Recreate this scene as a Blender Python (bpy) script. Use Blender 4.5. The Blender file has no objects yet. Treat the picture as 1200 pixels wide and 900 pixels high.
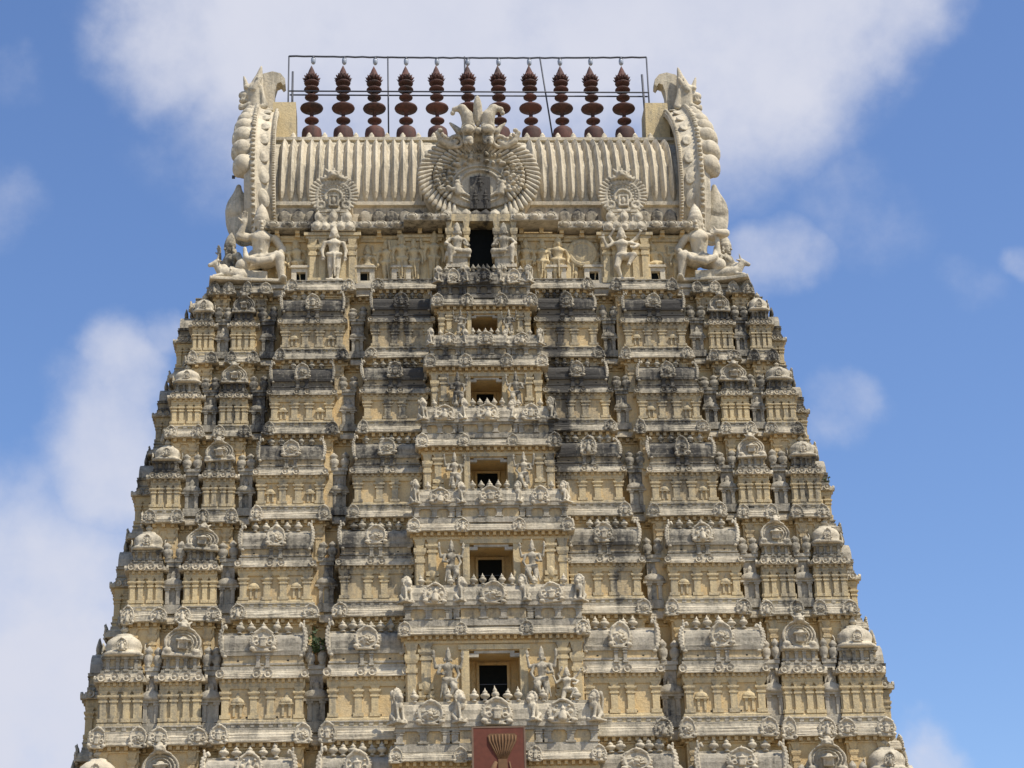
import bpy, math, random
import numpy as np
from mathutils import Matrix, Vector
random.seed(7)
rng = np.random.default_rng(5)
rad = math.radians
scene = bpy.context.scene
col = scene.collection

# ------------------------------------------------------------------ camera
CAM = np.array([-3.4, -80.0, 1.6])
pitch, yaw, roll = rad(23.5), rad(3.45), rad(-1.67)
fwd = np.array([math.sin(yaw)*math.cos(pitch), math.cos(yaw)*math.cos(pitch), math.sin(pitch)])
rgt = np.array([math.cos(yaw), -math.sin(yaw), 0.0]); upv = np.cross(rgt, fwd)
r_ = rgt*math.cos(roll) + upv*math.sin(roll); u_ = -rgt*math.sin(roll) + upv*math.cos(roll)
cd = bpy.data.cameras.new('camera'); cam = bpy.data.objects.new('camera', cd); col.objects.link(cam)
cam.matrix_world = Matrix(((r_[0], u_[0], -fwd[0], CAM[0]), (r_[1], u_[1], -fwd[1], CAM[1]),
                           (r_[2], u_[2], -fwd[2], CAM[2]), (0, 0, 0, 1)))
cd.sensor_width = 36; cd.sensor_fit = 'HORIZONTAL'; cd.lens = 75.0; cd.clip_end = 6000; cd.clip_start = 0.5
scene.camera = cam
def pixdir(px, py):
    v = fwd + r_*(px-600)/2500 + u_*(450-py)/2500
    return v/np.linalg.norm(v)

# ------------------------------------------------------------------ world, sun, exposure
SUN = np.array([0.43, -0.30, 0.85]); SUN /= np.linalg.norm(SUN)
w = bpy.data.worlds.new('World'); scene.world = w; w.use_nodes = True
nt = w.node_tree; nt.nodes.clear()
def N(t, typ, **k):
    n = t.nodes.new(typ)
    for a, b in k.items(): setattr(n, a, b)
    return n
out = N(nt, 'ShaderNodeOutputWorld'); bg = N(nt, 'ShaderNodeBackground'); bg.inputs[1].default_value = 0.11
sky = N(nt, 'ShaderNodeTexSky', sky_type='NISHITA', sun_disc=False, sun_elevation=math.asin(SUN[2]),
        sun_rotation=math.atan2(SUN[0], SUN[1]), air_density=1.0, dust_density=0.6, ozone_density=2.2, altitude=100)
tc = N(nt, 'ShaderNodeTexCoord')
def math_node(t, op, a, b=None, c=None, clamp=False):
    n = N(t, 'ShaderNodeMath', operation=op, use_clamp=clamp)
    for i, v in enumerate((a, b, c)):
        if v is None: continue
        if isinstance(v, (int, float)): n.inputs[i].default_value = v
        else: t.links.new(v, n.inputs[i])
    return n.outputs[0]
def maprange(t, v, a, b, c=0.0, d=1.0, smooth=True):
    n = N(t, 'ShaderNodeMapRange', interpolation_type='SMOOTHSTEP' if smooth else 'LINEAR')
    t.links.new(v, n.inputs[0])
    for i, x in enumerate((a, b, c, d)): n.inputs[1+i].default_value = x
    return n.outputs[0]
dirv = tc.outputs['Generated']
n1 = N(nt, 'ShaderNodeTexNoise'); n1.inputs['Scale'].default_value = 9.0; n1.inputs['Detail'].default_value = 7.0
n1.inputs['Roughness'].default_value = 0.55; nt.links.new(dirv, n1.inputs['Vector'])
n2 = N(nt, 'ShaderNodeTexNoise'); n2.inputs['Scale'].default_value = 5.0; n2.inputs['Detail'].default_value = 8.0
n2.inputs['Roughness'].default_value = 0.6; nt.links.new(dirv, n2.inputs['Vector'])
sub = N(nt, 'ShaderNodeVectorMath', operation='SUBTRACT'); nt.links.new(n1.outputs['Color'], sub.inputs[0]); sub.inputs[1].default_value = (.5, .5, .5)
scl = N(nt, 'ShaderNodeVectorMath', operation='SCALE'); nt.links.new(sub.outputs[0], scl.inputs[0]); scl.inputs['Scale'].default_value = 0.07
dd = N(nt, 'ShaderNodeVectorMath', operation='ADD'); nt.links.new(dirv, dd.inputs[0]); nt.links.new(scl.outputs[0], dd.inputs[1])
# cloud banks: direction, angular radius, density
banks = [((640, -15), .085, 1.0), ((320, 20), .060, 1.0), ((215, 25), .045, .9), ((900, 5), .070, 1.0), ((1020, 0), .045, .8), ((470, -70), .13, 1.0), ((800, -70), .11, 1.0), ((130, 540), .036, .85), ((150, 470), .026, .75), ((20, 690), .060, .9), ((60, 800), .062, 1.0), ((0, 900), .085, 1.0), ((190, 420), .016, .5),
         ((905, 300), .026, .56), ((945, 310), .018, .46), ((985, 492), .020, .42), ((1095, 885), .020, .72), ((1010, 240), .04, .34), ((20, 245), .022, .36), ((10, 85), .022, .34), ((1195, 295), .012, .5), ((1140, 330), .02, .3)]
tot = None
for (px, py), rr, den in banks:
    v = pixdir(px, py)
    ds = N(nt, 'ShaderNodeVectorMath', operation='DISTANCE'); nt.links.new(dd.outputs[0], ds.inputs[0]); ds.inputs[1].default_value = tuple(v)
    m = maprange(nt, ds.outputs['Value'], rr*1.5, rr*.35, 0, den)
    tot = m if tot is None else math_node(nt, 'MAXIMUM', tot, m)
far = maprange(nt, n2.outputs['Fac'], .52, .72, 0, .95)                 # scattered clouds over the rest of the dome
ctr = N(nt, 'ShaderNodeVectorMath', operation='DISTANCE'); nt.links.new(dirv, ctr.inputs[0]); ctr.inputs[1].default_value = tuple(pixdir(700, 450))
far = math_node(nt, 'MULTIPLY', far, maprange(nt, ctr.outputs['Value'], .30, .5))
tot = math_node(nt, 'MAXIMUM', tot, far)
n3 = N(nt, 'ShaderNodeTexNoise'); n3.inputs['Scale'].default_value = 22.0; n3.inputs['Detail'].default_value = 9.0; n3.inputs['Roughness'].default_value = 0.58; nt.links.new(dirv, n3.inputs['Vector'])
edge = math_node(nt, 'MULTIPLY', math_node(nt, 'SUBTRACT', n3.outputs['Fac'], .5), .85)
edge = math_node(nt, 'MULTIPLY', edge, maprange(nt, tot, 0, .3))
tot = math_node(nt, 'ADD', tot, edge)
tot = maprange(nt, tot, .14, 1.05)
tot = math_node(nt, 'MULTIPLY', tot, maprange(nt, n2.outputs['Fac'], .3, .65, .82, 1.0), clamp=True)
hsv = N(nt, 'ShaderNodeHueSaturation'); hsv.inputs['Saturation'].default_value = 1.13; hsv.inputs['Value'].default_value = 1.12; hsv.inputs['Hue'].default_value = 0.508; nt.links.new(sky.outputs[0], hsv.inputs['Color'])
cm = N(nt, 'ShaderNodeMix', data_type='RGBA'); nt.links.new(tot, cm.inputs[0]); nt.links.new(hsv.outputs[0], cm.inputs[6])
cm.inputs[7].default_value = (4.35, 4.5, 5.2, 1)
nt.links.new(cm.outputs[2], bg.inputs[0]); nt.links.new(bg.outputs[0], out.inputs[0])
SKYMIX = cm
ld = bpy.data.lights.new('sun', 'SUN'); ld.energy = 4.2; ld.angle = rad(.53); ld.color = (1, .93, .82)
sun = bpy.data.objects.new('sun', ld); col.objects.link(sun); sun.location = (30, -30, 80)
sun.rotation_euler = Vector(SUN).to_track_quat('Z', 'Y').to_euler()
vs = scene.view_settings; vs.view_transform = 'Standard'; vs.look = 'None'; vs.gamma = 1; vs.exposure = 0.52; vs.use_curve_mapping = False

# ------------------------------------------------------------------ materials
def stucco(name, base, alt, dark=(.045, .043, .04), mid=(.25, .225, .17), amt=1.0, rough=.88, bump=.5, gloss=.25):
    m = bpy.data.materials.new(name); m.use_nodes = True; t = m.node_tree; t.nodes.clear()
    o = N(t, 'ShaderNodeOutputMaterial'); b = N(t, 'ShaderNodeBsdfPrincipled'); t.links.new(b.outputs[0], o.inputs[0])
    b.inputs['Roughness'].default_value = rough; b.inputs['Specular IOR Level'].default_value = gloss
    g = N(t, 'ShaderNodeNewGeometry'); pos = g.outputs['Position']
    def noise(scale, det, rgh, mp=None, off=0):
        n = N(t, 'ShaderNodeTexNoise'); n.inputs['Scale'].default_value = scale; n.inputs['Detail'].default_value = det; n.inputs['Roughness'].default_value = rgh
        mpn = N(t, 'ShaderNodeMapping'); t.links.new(pos, mpn.inputs['Vector']); mpn.inputs['Scale'].default_value = mp or (1, 1, 1); mpn.inputs['Location'].default_value = (off, off*.7, off*1.3)
        t.links.new(mpn.outputs[0], n.inputs['Vector']); return n.outputs['Fac']
    big = noise(.42, 4, .6, (1, 1, 1.3), 3.1)
    streak = noise(2.4, 6, .68, (1.5, 1.5, .17), 11.0)
    fine = noise(9.0, 5, .7, None, 5.0)
    grit = noise(38.0, 3, .7, None, 1.0)
    vmix = N(t, 'ShaderNodeMix', data_type='RGBA'); t.links.new(maprange(t, noise(1.3, 4, .6, None, 20), .35, .65), vmix.inputs[0])
    vmix.inputs[6].default_value = (*base, 1); vmix.inputs[7].default_value = (*alt, 1)
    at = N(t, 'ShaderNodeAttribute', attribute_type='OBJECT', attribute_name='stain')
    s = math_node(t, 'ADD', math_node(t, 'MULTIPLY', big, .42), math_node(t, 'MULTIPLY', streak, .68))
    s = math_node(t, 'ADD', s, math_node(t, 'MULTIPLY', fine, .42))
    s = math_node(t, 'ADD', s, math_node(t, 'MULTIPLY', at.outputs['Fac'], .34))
    sep = N(t, 'ShaderNodeSeparateXYZ'); t.links.new(pos, sep.inputs[0])
    for xc_, wd_, z0_, z1_, zt_, am_ in ((.1, .30, 36.2, 37.2, 44.2, .17), (2.75, .50, 28.3, 30.0, 37.4, .20), (-3.2, .9, 30.0, 33.0, 37.4, .10), (-8.2, .4, 28.0, 31.0, 37.3, .08), (7.0, .6, 27.0, 29.5, 36.9, .08), (4.6, .4, 22.5, 25.0, 28.5, .12), (-5.2, .7, 23.0, 25.0, 28.4, .10)):
        dx_ = math_node(t, 'ABSOLUTE', math_node(t, 'SUBTRACT', math_node(t, 'ADD', sep.outputs[0], math_node(t, 'MULTIPLY', big, .5)), xc_+.25))
        a_ = math_node(t, 'MULTIPLY', maprange(t, dx_, wd_*1.3, wd_*.3, 0, am_), maprange(t, sep.outputs[2], z0_, z1_))
        a_ = math_node(t, 'MULTIPLY', a_, maprange(t, sep.outputs[2], zt_+.6, zt_-.6))
        s = math_node(t, 'ADD', s, a_)
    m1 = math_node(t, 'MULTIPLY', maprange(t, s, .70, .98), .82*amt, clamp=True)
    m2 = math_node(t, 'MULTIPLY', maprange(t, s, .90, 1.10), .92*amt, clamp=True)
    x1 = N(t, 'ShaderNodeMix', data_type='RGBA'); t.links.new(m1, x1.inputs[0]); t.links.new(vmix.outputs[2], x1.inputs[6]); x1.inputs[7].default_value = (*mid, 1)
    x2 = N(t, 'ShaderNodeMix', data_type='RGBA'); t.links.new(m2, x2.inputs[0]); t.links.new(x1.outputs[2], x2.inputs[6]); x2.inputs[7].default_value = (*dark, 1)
    # fine speckle
    x3 = N(t, 'ShaderNodeMix', data_type='RGBA', blend_type='MULTIPLY'); t.links.new(maprange(t, grit, .30, .62, .55, 1.0), x3.inputs[7]); x3.inputs[0].default_value = .45
    t.links.new(x2.outputs[2], x3.inputs[6]); t.links.new(x3.outputs[2], b.inputs['Base Color'])
    bp = N(t, 'ShaderNodeBump'); bp.inputs['Strength'].default_value = bump; bp.inputs['Distance'].default_value = .07
    t.links.new(math_node(t, 'ADD', fine, math_node(t, 'MULTIPLY', grit, .5)), bp.inputs['Height']); t.links.new(bp.outputs[0], b.inputs['Normal'])
    return m
CREAM = stucco('cream_stucco', (.63, .495, .27), (.57, .455, .26))
PALE = stucco('pale_stucco', (.63, .555, .41), (.53, .46, .335))
OCHRE = stucco('ochre_limewash', (.65, .465, .22), (.63, .485, .265), amt=.75)
GREY = stucco('weathered_stucco', (.54, .48, .365), (.41, .365, .285))
STONE = stucco('granite_blocks', (.33, .29, .23), (.26, .23, .19))
COPPER = stucco('dark_copper', (.135, .056, .042), (.09, .042, .034), mid=(.06, .034, .027), dark=(.03, .022, .02), rough=.78, bump=.15, gloss=.3)
def plain(name, c, rough=.7, metal=0.0):
    m = bpy.data.materials.new(name); m.use_nodes = True; t = m.node_tree; b = t.nodes['Principled BSDF']
    b.inputs['Roughness'].default_value = rough; b.inputs['Metallic'].default_value = metal
    g = N(t, 'ShaderNodeNewGeometry'); n = N(t, 'ShaderNodeTexNoise'); n.inputs['Scale'].default_value = 6; n.inputs['Detail'].default_value = 4
    t.links.new(g.outputs['Position'], n.inputs['Vector'])
    x = N(t, 'ShaderNodeMix', data_type='RGBA'); t.links.new(n.outputs['Fac'], x.inputs[0])
    x.inputs[6].default_value = (*[v*.65 for v in c], 1); x.inputs[7].default_value = (*[min(1, v*1.3) for v in c], 1)
    t.links.new(x.outputs[2], b.inputs['Base Color']); return m
IRON = plain('dark_iron', (.05, .055, .07), .6)
OPENING = plain('opening_shade', (.010, .012, .012), .95)  # near-black fill: shade inside doorways, vents and lattices put into the colour
OPENING.node_tree.nodes['Principled BSDF'].inputs['Specular IOR Level'].default_value = .08
RED = plain('red_board_paint', (.125, .036, .020), .9)
GOLD = plain('ochre_gold_paint', (.145, .075, .03), .85)
GLASS = plain('lamp_glass', (.35, .38, .42), .25)
LEAF = plain('weed_leaf', (.045, .075, .022), .7)
STEM = plain('weed_stem', (.10, .07, .04), .8)
GROUND = plain('dusty_ground', (.27, .215, .15), .95)

# ------------------------------------------------------------------ mesh helpers
class MB:
    def __init__(s): s.v = []; s.f = []; s.m = []; s.sm = []
    def add(s, v, f, m=0, smooth=False):
        o = len(s.v); s.v += [tuple(p) for p in v]; s.f += [tuple(i+o for i in q) for q in f]; s.m += [m]*len(f); s.sm += [smooth]*len(f)
    def box(s, x0, x1, y0, y1, z0, z1, m=0, tx=0, ty=0):
        v = [(x0, y0, z0), (x1, y0, z0), (x1, y1, z0), (x0, y1, z0), (x0+tx, y0+ty, z1), (x1-tx, y0+ty, z1), (x1-tx, y1-ty, z1), (x0+tx, y1-ty, z1)]
        s.add(v, [(0, 3, 2, 1), (4, 5, 6, 7), (0, 1, 5, 4), (1, 2, 6, 5), (2, 3, 7, 6), (3, 0, 4, 7)], m)
    def lathe(s, prof, n=12, c=(0, 0, 0), m=0, sq=2.0, smooth=True, sx=1, sy=1, axis='z', a0=0.0):
        v = []; f = []
        for (r, z) in prof:
            for i in range(n):
                a = a0 + 2*math.pi*i/n; ca, sa = math.cos(a), math.sin(a)
                k = (abs(ca)**sq+abs(sa)**sq)**(-1/sq)
                x, y, zz = r*k*ca*sx, r*k*sa*sy, z
                if axis == 'y': x, y, zz = x, zz, y
                elif axis == 'x': x, y, zz = zz, x, y
                v.append((c[0]+x, c[1]+y, c[2]+zz))
        for j in range(len(prof)-1):
            for i in range(n):
                a, b = j*n+i, j*n+(i+1) % n
                f.append((a, b, b+n, a+n))
        f.append(tuple(range(n-1, -1, -1))); f.append(tuple((len(prof)-1)*n+i for i in range(n)))
        if axis == 'y': f = [q[::-1] for q in f]
        s.add(v, f, m, smooth)
    def sweep(s, path, prof, closed=True, m=0, jit=0.0, seg=.35):
        """rectilinear path in plan (interior on the left); prof = (outward, z) from bottom to top"""
        P = [np.array(p, float) for p in path]
        if jit:
            Q = []
            for i in range(len(P) if closed else len(P)-1):
                a, b = P[i], P[(i+1) % len(P)]; k = max(1, int(np.linalg.norm(b-a)/seg)) if (a[1]+b[1])/2 < 2 else 1
                Q += [a+(b-a)*q/k for q in range(k)]
            if not closed: Q.append(P[-1])
            P = Q
        n = len(P); v = []; f = []
        def nrm(a, b):
            d = b-a; d = d/np.linalg.norm(d); return np.array([d[1], -d[0]])
        for i in range(n):
            ns = []
            if closed or i > 0: ns.append(nrm(P[i-1], P[i]))
            if closed or i < n-1: ns.append(nrm(P[i], P[(i+1) % n]))
            q = ns[0] if len(ns) == 1 or abs(ns[0]@ns[1]) > .9 else ns[0]+ns[1]
            for o, z in prof:
                o2, z2 = (o+rng.normal()*jit, z+rng.normal()*jit) if jit and o > .01 else (o, z)
                v.append((P[i][0]+q[0]*o2, P[i][1]+q[1]*o2, z2))
        k = len(prof)
        for i in range(n if closed else n-1):
            j = (i+1) % n
            for a in range(k-1): f.append((i*k+a, j*k+a, j*k+a+1, i*k+a+1))
        if not closed:
            f.append(tuple(range(k))); f.append(tuple((n-1)*k+a for a in range(k-1, -1, -1)))
        s.add(v, f, m)
    def cap(s, path, z, m=0): s.add([(p[0], p[1], z) for p in path], [tuple(range(len(path)))], m)
    def tube(s, pts, r, n=6, m=0):
        pts = [Vector(p) for p in pts]; v = []; f = []
        for i, p in enumerate(pts):
            d = (pts[min(i+1, len(pts)-1)]-pts[max(i-1, 0)]).normalized()
            a = d.orthogonal().normalized(); b = d.cross(a)
            rr = r[i] if isinstance(r, (list, tuple)) else r
            for k in range(n):
                t = 2*math.pi*k/n; v.append(p+(a*math.cos(t)+b*math.sin(t))*rr)
        for i in range(len(pts)-1):
            for k in range(n):
                a, b = i*n+k, i*n+(k+1) % n; f.append((a, b, b+n, a+n))
        f.append(tuple(range(n-1, -1, -1))); f.append(tuple((len(pts)-1)*n+k for k in range(n)))
        s.add(v, f, m, True)
    def extr(s, outline, y0, y1, m=0):
        """outline in (x, z), anticlockwise seen from -y, thickness y0..y1"""
        n = len(outline)
        v = [(x, y0, z) for x, z in outline]+[(x, y1, z) for x, z in outline]
        f = [tuple(range(n)), tuple(range(2*n-1, n-1, -1))]+[(i, i+n, (i+1) % n+n, (i+1) % n) for i in range(n)]
        s.add(v, f, m)
    def mesh(s, name, mats):
        me = bpy.data.meshes.new(name); me.from_pydata(s.v, [], s.f)
        for mt in mats: me.materials.append(mt)
        me.polygons.foreach_set('material_index', s.m); me.polygons.foreach_set('use_smooth', s.sm); me.update(); return me
WOBBLE = {'horseshoe_ornament', 'medallion', 'finial', 'lion', 'roof_horn', 'shell_gable', 'baluster', 'beam_head', 'relief_figure'}
def obj(name, me, parent=None, loc=(0, 0, 0), rz=0.0, sc=(1, 1, 1), stain=0.0, rot=None):
    o = bpy.data.objects.new(name, me); col.objects.link(o); o.location = loc
    o.rotation_euler = rot if rot else (0, 0, rz)
    if name in WOBBLE and not rot:
        o.rotation_euler = (rng.normal()*.035, rng.normal()*.05, rz+rng.normal()*.06); k_ = 1+rng.normal()*.05
        sc = (sc*k_,)*3 if isinstance(sc, (int, float)) else (sc[0]*k_, sc[1], sc[2]*(2-k_))
    o.scale = (sc, sc, sc) if isinstance(sc, (int, float)) else sc
    if parent: o.parent = parent
    o['stain'] = float(stain)
    return o
def tag(o, label, cat, group=None, kind=None):
    if label: o['label'] = label
    if cat: o['category'] = cat
    if group: o['group'] = group
    if kind: o['kind'] = kind
    return o

# ------------------------------------------------------------------ sculpted solids: distance fields meshed with surface nets
def smin(a, b, k):
    h = np.clip(.5+.5*(b-a)/k, 0, 1); return b*(1-h)+a*h-k*h*(1-h)
def rc(P, a, b, ra, rb):
    a = np.array(a, float); b = np.array(b, float); d = b-a; q = P-a
    h = np.clip((q@d)/max(d@d, 1e-9), 0, 1)
    return np.linalg.norm(q-h[..., None]*d, axis=-1)-(ra+(rb-ra)*h)
def ell(P, c, r):
    r = np.array(r, float); q = (P-np.array(c))
    k0 = np.linalg.norm(q/r, axis=-1); k1 = np.linalg.norm(q/(r*r), axis=-1)
    return k0*(k0-1)/np.maximum(k1, 1e-6)
def bxf(P, c, h, rd=.01):
    q = np.abs(P-np.array(c))-np.array(h)+rd
    return np.linalg.norm(np.maximum(q, 0), axis=-1)+np.minimum(q.max(axis=-1), 0)-rd
def torus(P, c, R, r, sy=1.0):
    q = P-np.array(c); d = np.sqrt(q[..., 0]**2+q[..., 2]**2)-R
    return np.sqrt(d*d+(q[..., 1]*sy)**2)-r
def disc(P, c, R, h):
    q = P-np.array(c); d = np.sqrt(q[..., 0]**2+q[..., 2]**2)-R; e = np.abs(q[..., 1])-h
    return np.minimum(np.maximum(d, e), 0)+np.sqrt(np.maximum(d, 0)**2+np.maximum(e, 0)**2)
def ev(prims, k):
    def f(P):
        r = None
        for p in prims:
            neg = p[0] == '-'
            q = p[1:] if neg else p
            kk = k
            if q[0] == 'hard': kk = .004; q = q[1:]
            d = {'c': rc, 'e': ell, 'b': bxf, 't': torus, 'd': disc}[q[0]](P, *q[1:])
            if neg: r = -smin(-r, d, kk)
            else: r = d if r is None else smin(r, d, kk)
        return r
    return f
def sculpt(name, prims, lo, hi, res, mats, k=.03, rough=.0, smooth=True):
    f = ev(prims, k)
    ax = [np.arange(lo[i], hi[i]+res, res) for i in range(3)]
    G = np.stack(np.meshgrid(*ax, indexing='ij'), -1)
    V = f(G)
    if rough:
        for fq, am in ((1.0, 1.0), (2.1, .6)):
            q = fq/(res*7.0); V = V+rough*am*(np.sin(G[..., 0]*q*1.1+G[..., 2]*q*.6+1)+np.sin(G[..., 1]*q*1.3-G[..., 0]*q*.5+2)+np.sin(G[..., 2]*q*1.2+G[..., 1]*q*.4))/3
    V[0], V[-1], V[:, 0], V[:, -1], V[:, :, 0], V[:, :, -1] = (1,)*6
    S = V < 0; n = np.array(V.shape); cn = n-1
    acc = np.zeros((*cn, 3)); cnt = np.zeros(tuple(cn))
    faces = []
    for a in range(3):
        sl0 = [slice(None)]*3; sl1 = [slice(None)]*3; sl0[a] = slice(0, -1); sl1[a] = slice(1, None)
        A, B = V[tuple(sl0)], V[tuple(sl1)]; cr = S[tuple(sl0)] != S[tuple(sl1)]
        idx = np.argwhere(cr)
        if not len(idx): continue
        t = A[cr]/(A[cr]-B[cr]); p = idx.astype(float); p[:, a] += t
        b, c = (a+1) % 3, (a+2) % 3
        ids = []
        for db, dc in ((0, 0), (-1, 0), (-1, -1), (0, -1)):
            ci = idx.copy(); ci[:, b] += db; ci[:, c] += dc; ids.append(ci)
            np.add.at(acc, tuple(ci.T), p); np.add.at(cnt, tuple(ci.T), 1)
        lin = [np.ravel_multi_index(tuple(i.T), tuple(cn)) for i in ids]
        q = np.stack(lin, 1); flip = ~S[tuple(sl0)][cr]
        q[flip] = q[flip][:, ::-1]; faces.append(q)
    q = np.concatenate(faces); used = np.unique(q); mp = np.full(int(cnt.size), -1); mp[used] = np.arange(len(used))
    pos = acc.reshape(-1, 3)[used]/cnt.reshape(-1)[used][:, None]*res+np.array(lo)
    me = bpy.data.meshes.new(name); me.from_pydata(pos.tolist(), [], mp[q].tolist())
    for m in mats: me.materials.append(m)
    me.polygons.foreach_set('use_smooth', [smooth]*len(me.polygons)); me.update()
    return me
def mir(prims):
    o = []
    for p in prims:
        q = list(p)
        for i, a in enumerate(q):
            if isinstance(a, tuple) and len(a) == 3 and not (q[0] in ('e', 'b') and i == 2) and not (q[0] == '-' and q[1] in ('e', 'b') and i == 3) and not (q[0] == 'hard' and q[1] in ('e', 'b') and i == 3): q[i] = (-a[0], a[1], a[2])
        o.append(tuple(q))
    return o
def both(prims): return prims+mir(prims)

# ------------------------------------------------------------------ ornament library (unit size, shared)
def ring_balls(R, r, n, a0, a1, y=0.0, c=(0, 0)):
    return [('e', (c[0]+R*math.cos(a0+(a1-a0)*i/(n-1)), y, c[1]+R*math.sin(a0+(a1-a0)*i/(n-1))), (r, r*.9, r)) for i in range(n)]
ME = {}
# small gable medallions: a horseshoe round a niche, a spiral rosette, a hooded bust
foot = both([('e', (.37, -.04, -.34), (.11, .08, .09)), ('c', (.30, -.03, .30), (.10, -.04, .47), .06, .06)])
peak = [('e', (0, -.06, .46), (.11, .09, .09)), ('c', (0, -.03, .50), (0, -.03, .62), .05, .02), ('b', (0, .02, -.43), (.38, .09, .045))]
MEDS = [
    sculpt('medallion', [('e', (0, .03, .0), (.45, .09, .43)), ('t', (0, -.03, 0), .385, .045)] + ring_balls(.455, .038, 23, rad(-45), rad(225), -.02) + foot + peak
        + [('b', (0, -.09, -.14), (.11, .06, .15)), ('e', (0, -.10, .06), (.17, .08, .075)), ('e', (0, -.11, .16), (.07, .06, .08))] + both([('t', (.235, -.07, -.14), .075, .034), ('e', (.25, -.06, .12), (.06, .05, .05))]), (-.6, -.25, -.55), (.6, .16, .7), .030, [PALE], .02, .016),
    sculpt('medallion', [('e', (0, .03, .0), (.44, .09, .44)), ('t', (0, -.03, .0), .38, .045), ('e', (0, -.10, -.04), (.10, .08, .10))] + [('hard', 'c', (.14*math.cos(a), -.08, -.04+.14*math.sin(a)), (.27*math.cos(a+.5), -.06, -.04+.27*math.sin(a+.5)), .05, .03) for a in np.linspace(0, 5.5, 8)] + ring_balls(.44, .045, 15, rad(-40), rad(220), -.01) + foot + peak, (-.6, -.25, -.55), (.6, .16, .7), .030, [PALE], .02, .018),
    sculpt('medallion', [('e', (0, .03, .0), (.46, .09, .42)), ('t', (0, -.02, .02), .40, .04), ('c', (0, -.10, -.30), (0, -.10, -.06), .15, .11), ('e', (0, -.14, .08), (.085, .08, .10)), ('c', (0, -.12, .14), (0, -.1, .27), .07, .03)] + both([('c', (.13, -.10, -.08), (.22, -.10, -.25), .05, .04), ('e', (.26, -.07, .02), (.06, .05, .09)), ('e', (.19, -.07, .22), (.07, .05, .06))]) + ring_balls(.46, .045, 19, rad(-40), rad(220), -.01) + foot + peak, (-.6, -.28, -.55), (.62, .16, .7), .030, [PALE], .02, .016)]
class Pick(dict):
    def __getitem__(s, k): return MEDS[int(rng.integers(3))] if k == 'medallion' else dict.__getitem__(s, k)
ME = Pick(ME)
# fan gable of the roof: feathered rim, bead rows, niche and a lion face above
fan = [('d', (0, .06, 0), .50, .06), ('hard', 't', (0, -.02, -.02), .40, .03), ('hard', 't', (0, -.03, -.06), .20, .035), ('b', (0, -.06, -.20), (.13, .08, .16)), ('-', 'b', (0, -.16, -.20), (.07, .07, .11)), ('e', (0, -.12, -.20), (.05, .05, .1)), ('e', (0, -.1, .54), (.14, .12, .12)), ('e', (0, -.2, .50), (.07, .06, .05)), ('b', (0, .02, -.48), (.34, .12, .05)), ('c', (0, -.05, .6), (0, -.05, .74), .05, .03)]
for n_, R_, r_b in ((22, .33, .032), (15, .26, .028)): fan += [('hard',)+p for p in ring_balls(R_, r_b, n_, rad(-48), rad(228), -.02)]
fan += [('hard', 'c', (.40*math.cos(a), -.01, .40*math.sin(a)), (.57*math.cos(a), -.03, .57*math.sin(a)), .03, .042) for a in np.linspace(rad(-48), rad(228), 27)]
fan += both([('hard', 'e', (.06, -.2, .57), (.04, .04, .04)), ('c', (.1, -.06, .6), (.2, -.04, .72), .05, .03), ('hard', 't', (.30, -.04, -.30), .09, .035), ('c', (.13, -.08, .48), (.26, -.05, .44), .05, .04)])
ME['fan'] = sculpt('fan_gable', fan, (-.66, -.3, -.58), (.66, .16, .84), .022, [PALE], .018)
# shell-shaped gable with curled arms round a little niche, lion face at the crown
shell = [('d', (0, .06, .42), .46, .06), ('t', (0, -.01, .42), .44, .035), ('t', (0, -.03, .42), .35, .03), ('t', (0, -.05, .42), .26, .03),
    ('b', (0, -.10, .30), (.14, .10, .14)), ('b', (0, -.12, .46), (.20, .12, .035)), ('e', (0, -.10, .52), (.12, .1, .08)), ('-', 'b', (0, -.22, .28), (.07, .06, .09)),
    ('b', (0, .0, .0), (.5, .12, .07)), ('e', (0, -.12, .93), (.15, .14, .14)), ('e', (0, -.10, 1.07), (.09, .09, .10)), ('e', (0, -.25, .88), (.08, .06, .05))]
shell += both([('e', (.36, -.06, .12), (.13, .1, .11)), ('e', (.07, -.23, .97), (.045, .04, .045)), ('c', (.10, -.05, 1.02), (.2, -.02, 1.13), .05, .02), ('c', (.13, -.08, .86), (.27, -.05, .80), .05, .03)])
ME['shell_gable'] = sculpt('shell_gable', shell, (-.62, -.36, -.12), (.62, .18, 1.2), .030, [PALE], .02, .014)
# upright curled leaf closing the end of an oblong roof
hp = [(.12, 0, .0), (.02, 0, .15), (-.05, 0, .35), (-.06, 0, .55), (-.02, 0, .75), (.06, 0, .90), (.16, -.01, .97)]
hr = [.05, .07, .075, .075, .07, .06, .05]
horn = [('c', hp[i], hp[i+1], hr[i], hr[i+1]) for i in range(6)]+[('hard', 'e', (.19, -.02, .90), (.055, .07, .06)), ('e', (.02, .15, .4), (.07, .22, .36)), ('e', (.10, -.02, .02), (.10, .10, .05))]
for i in range(9):
    q = .08+i*.105; xx = float(np.interp(q, [p[2] for p in hp], [p[0] for p in hp])); horn += [('hard', 'e', (xx-.075, -.02, q), (.045, .06, .045)), ('hard', 'e', (xx+.04, -.075, q+.03), (.03, .03, .03))]
horn += [('hard', 'e', (.02, -.03, 1.02), (.05, .05, .06))]
ME['roof_horn'] = sculpt('roof_horn', horn, (-.22, -.18, -.08), (.3, .44, 1.12), .027, [PALE], .02)
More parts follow.
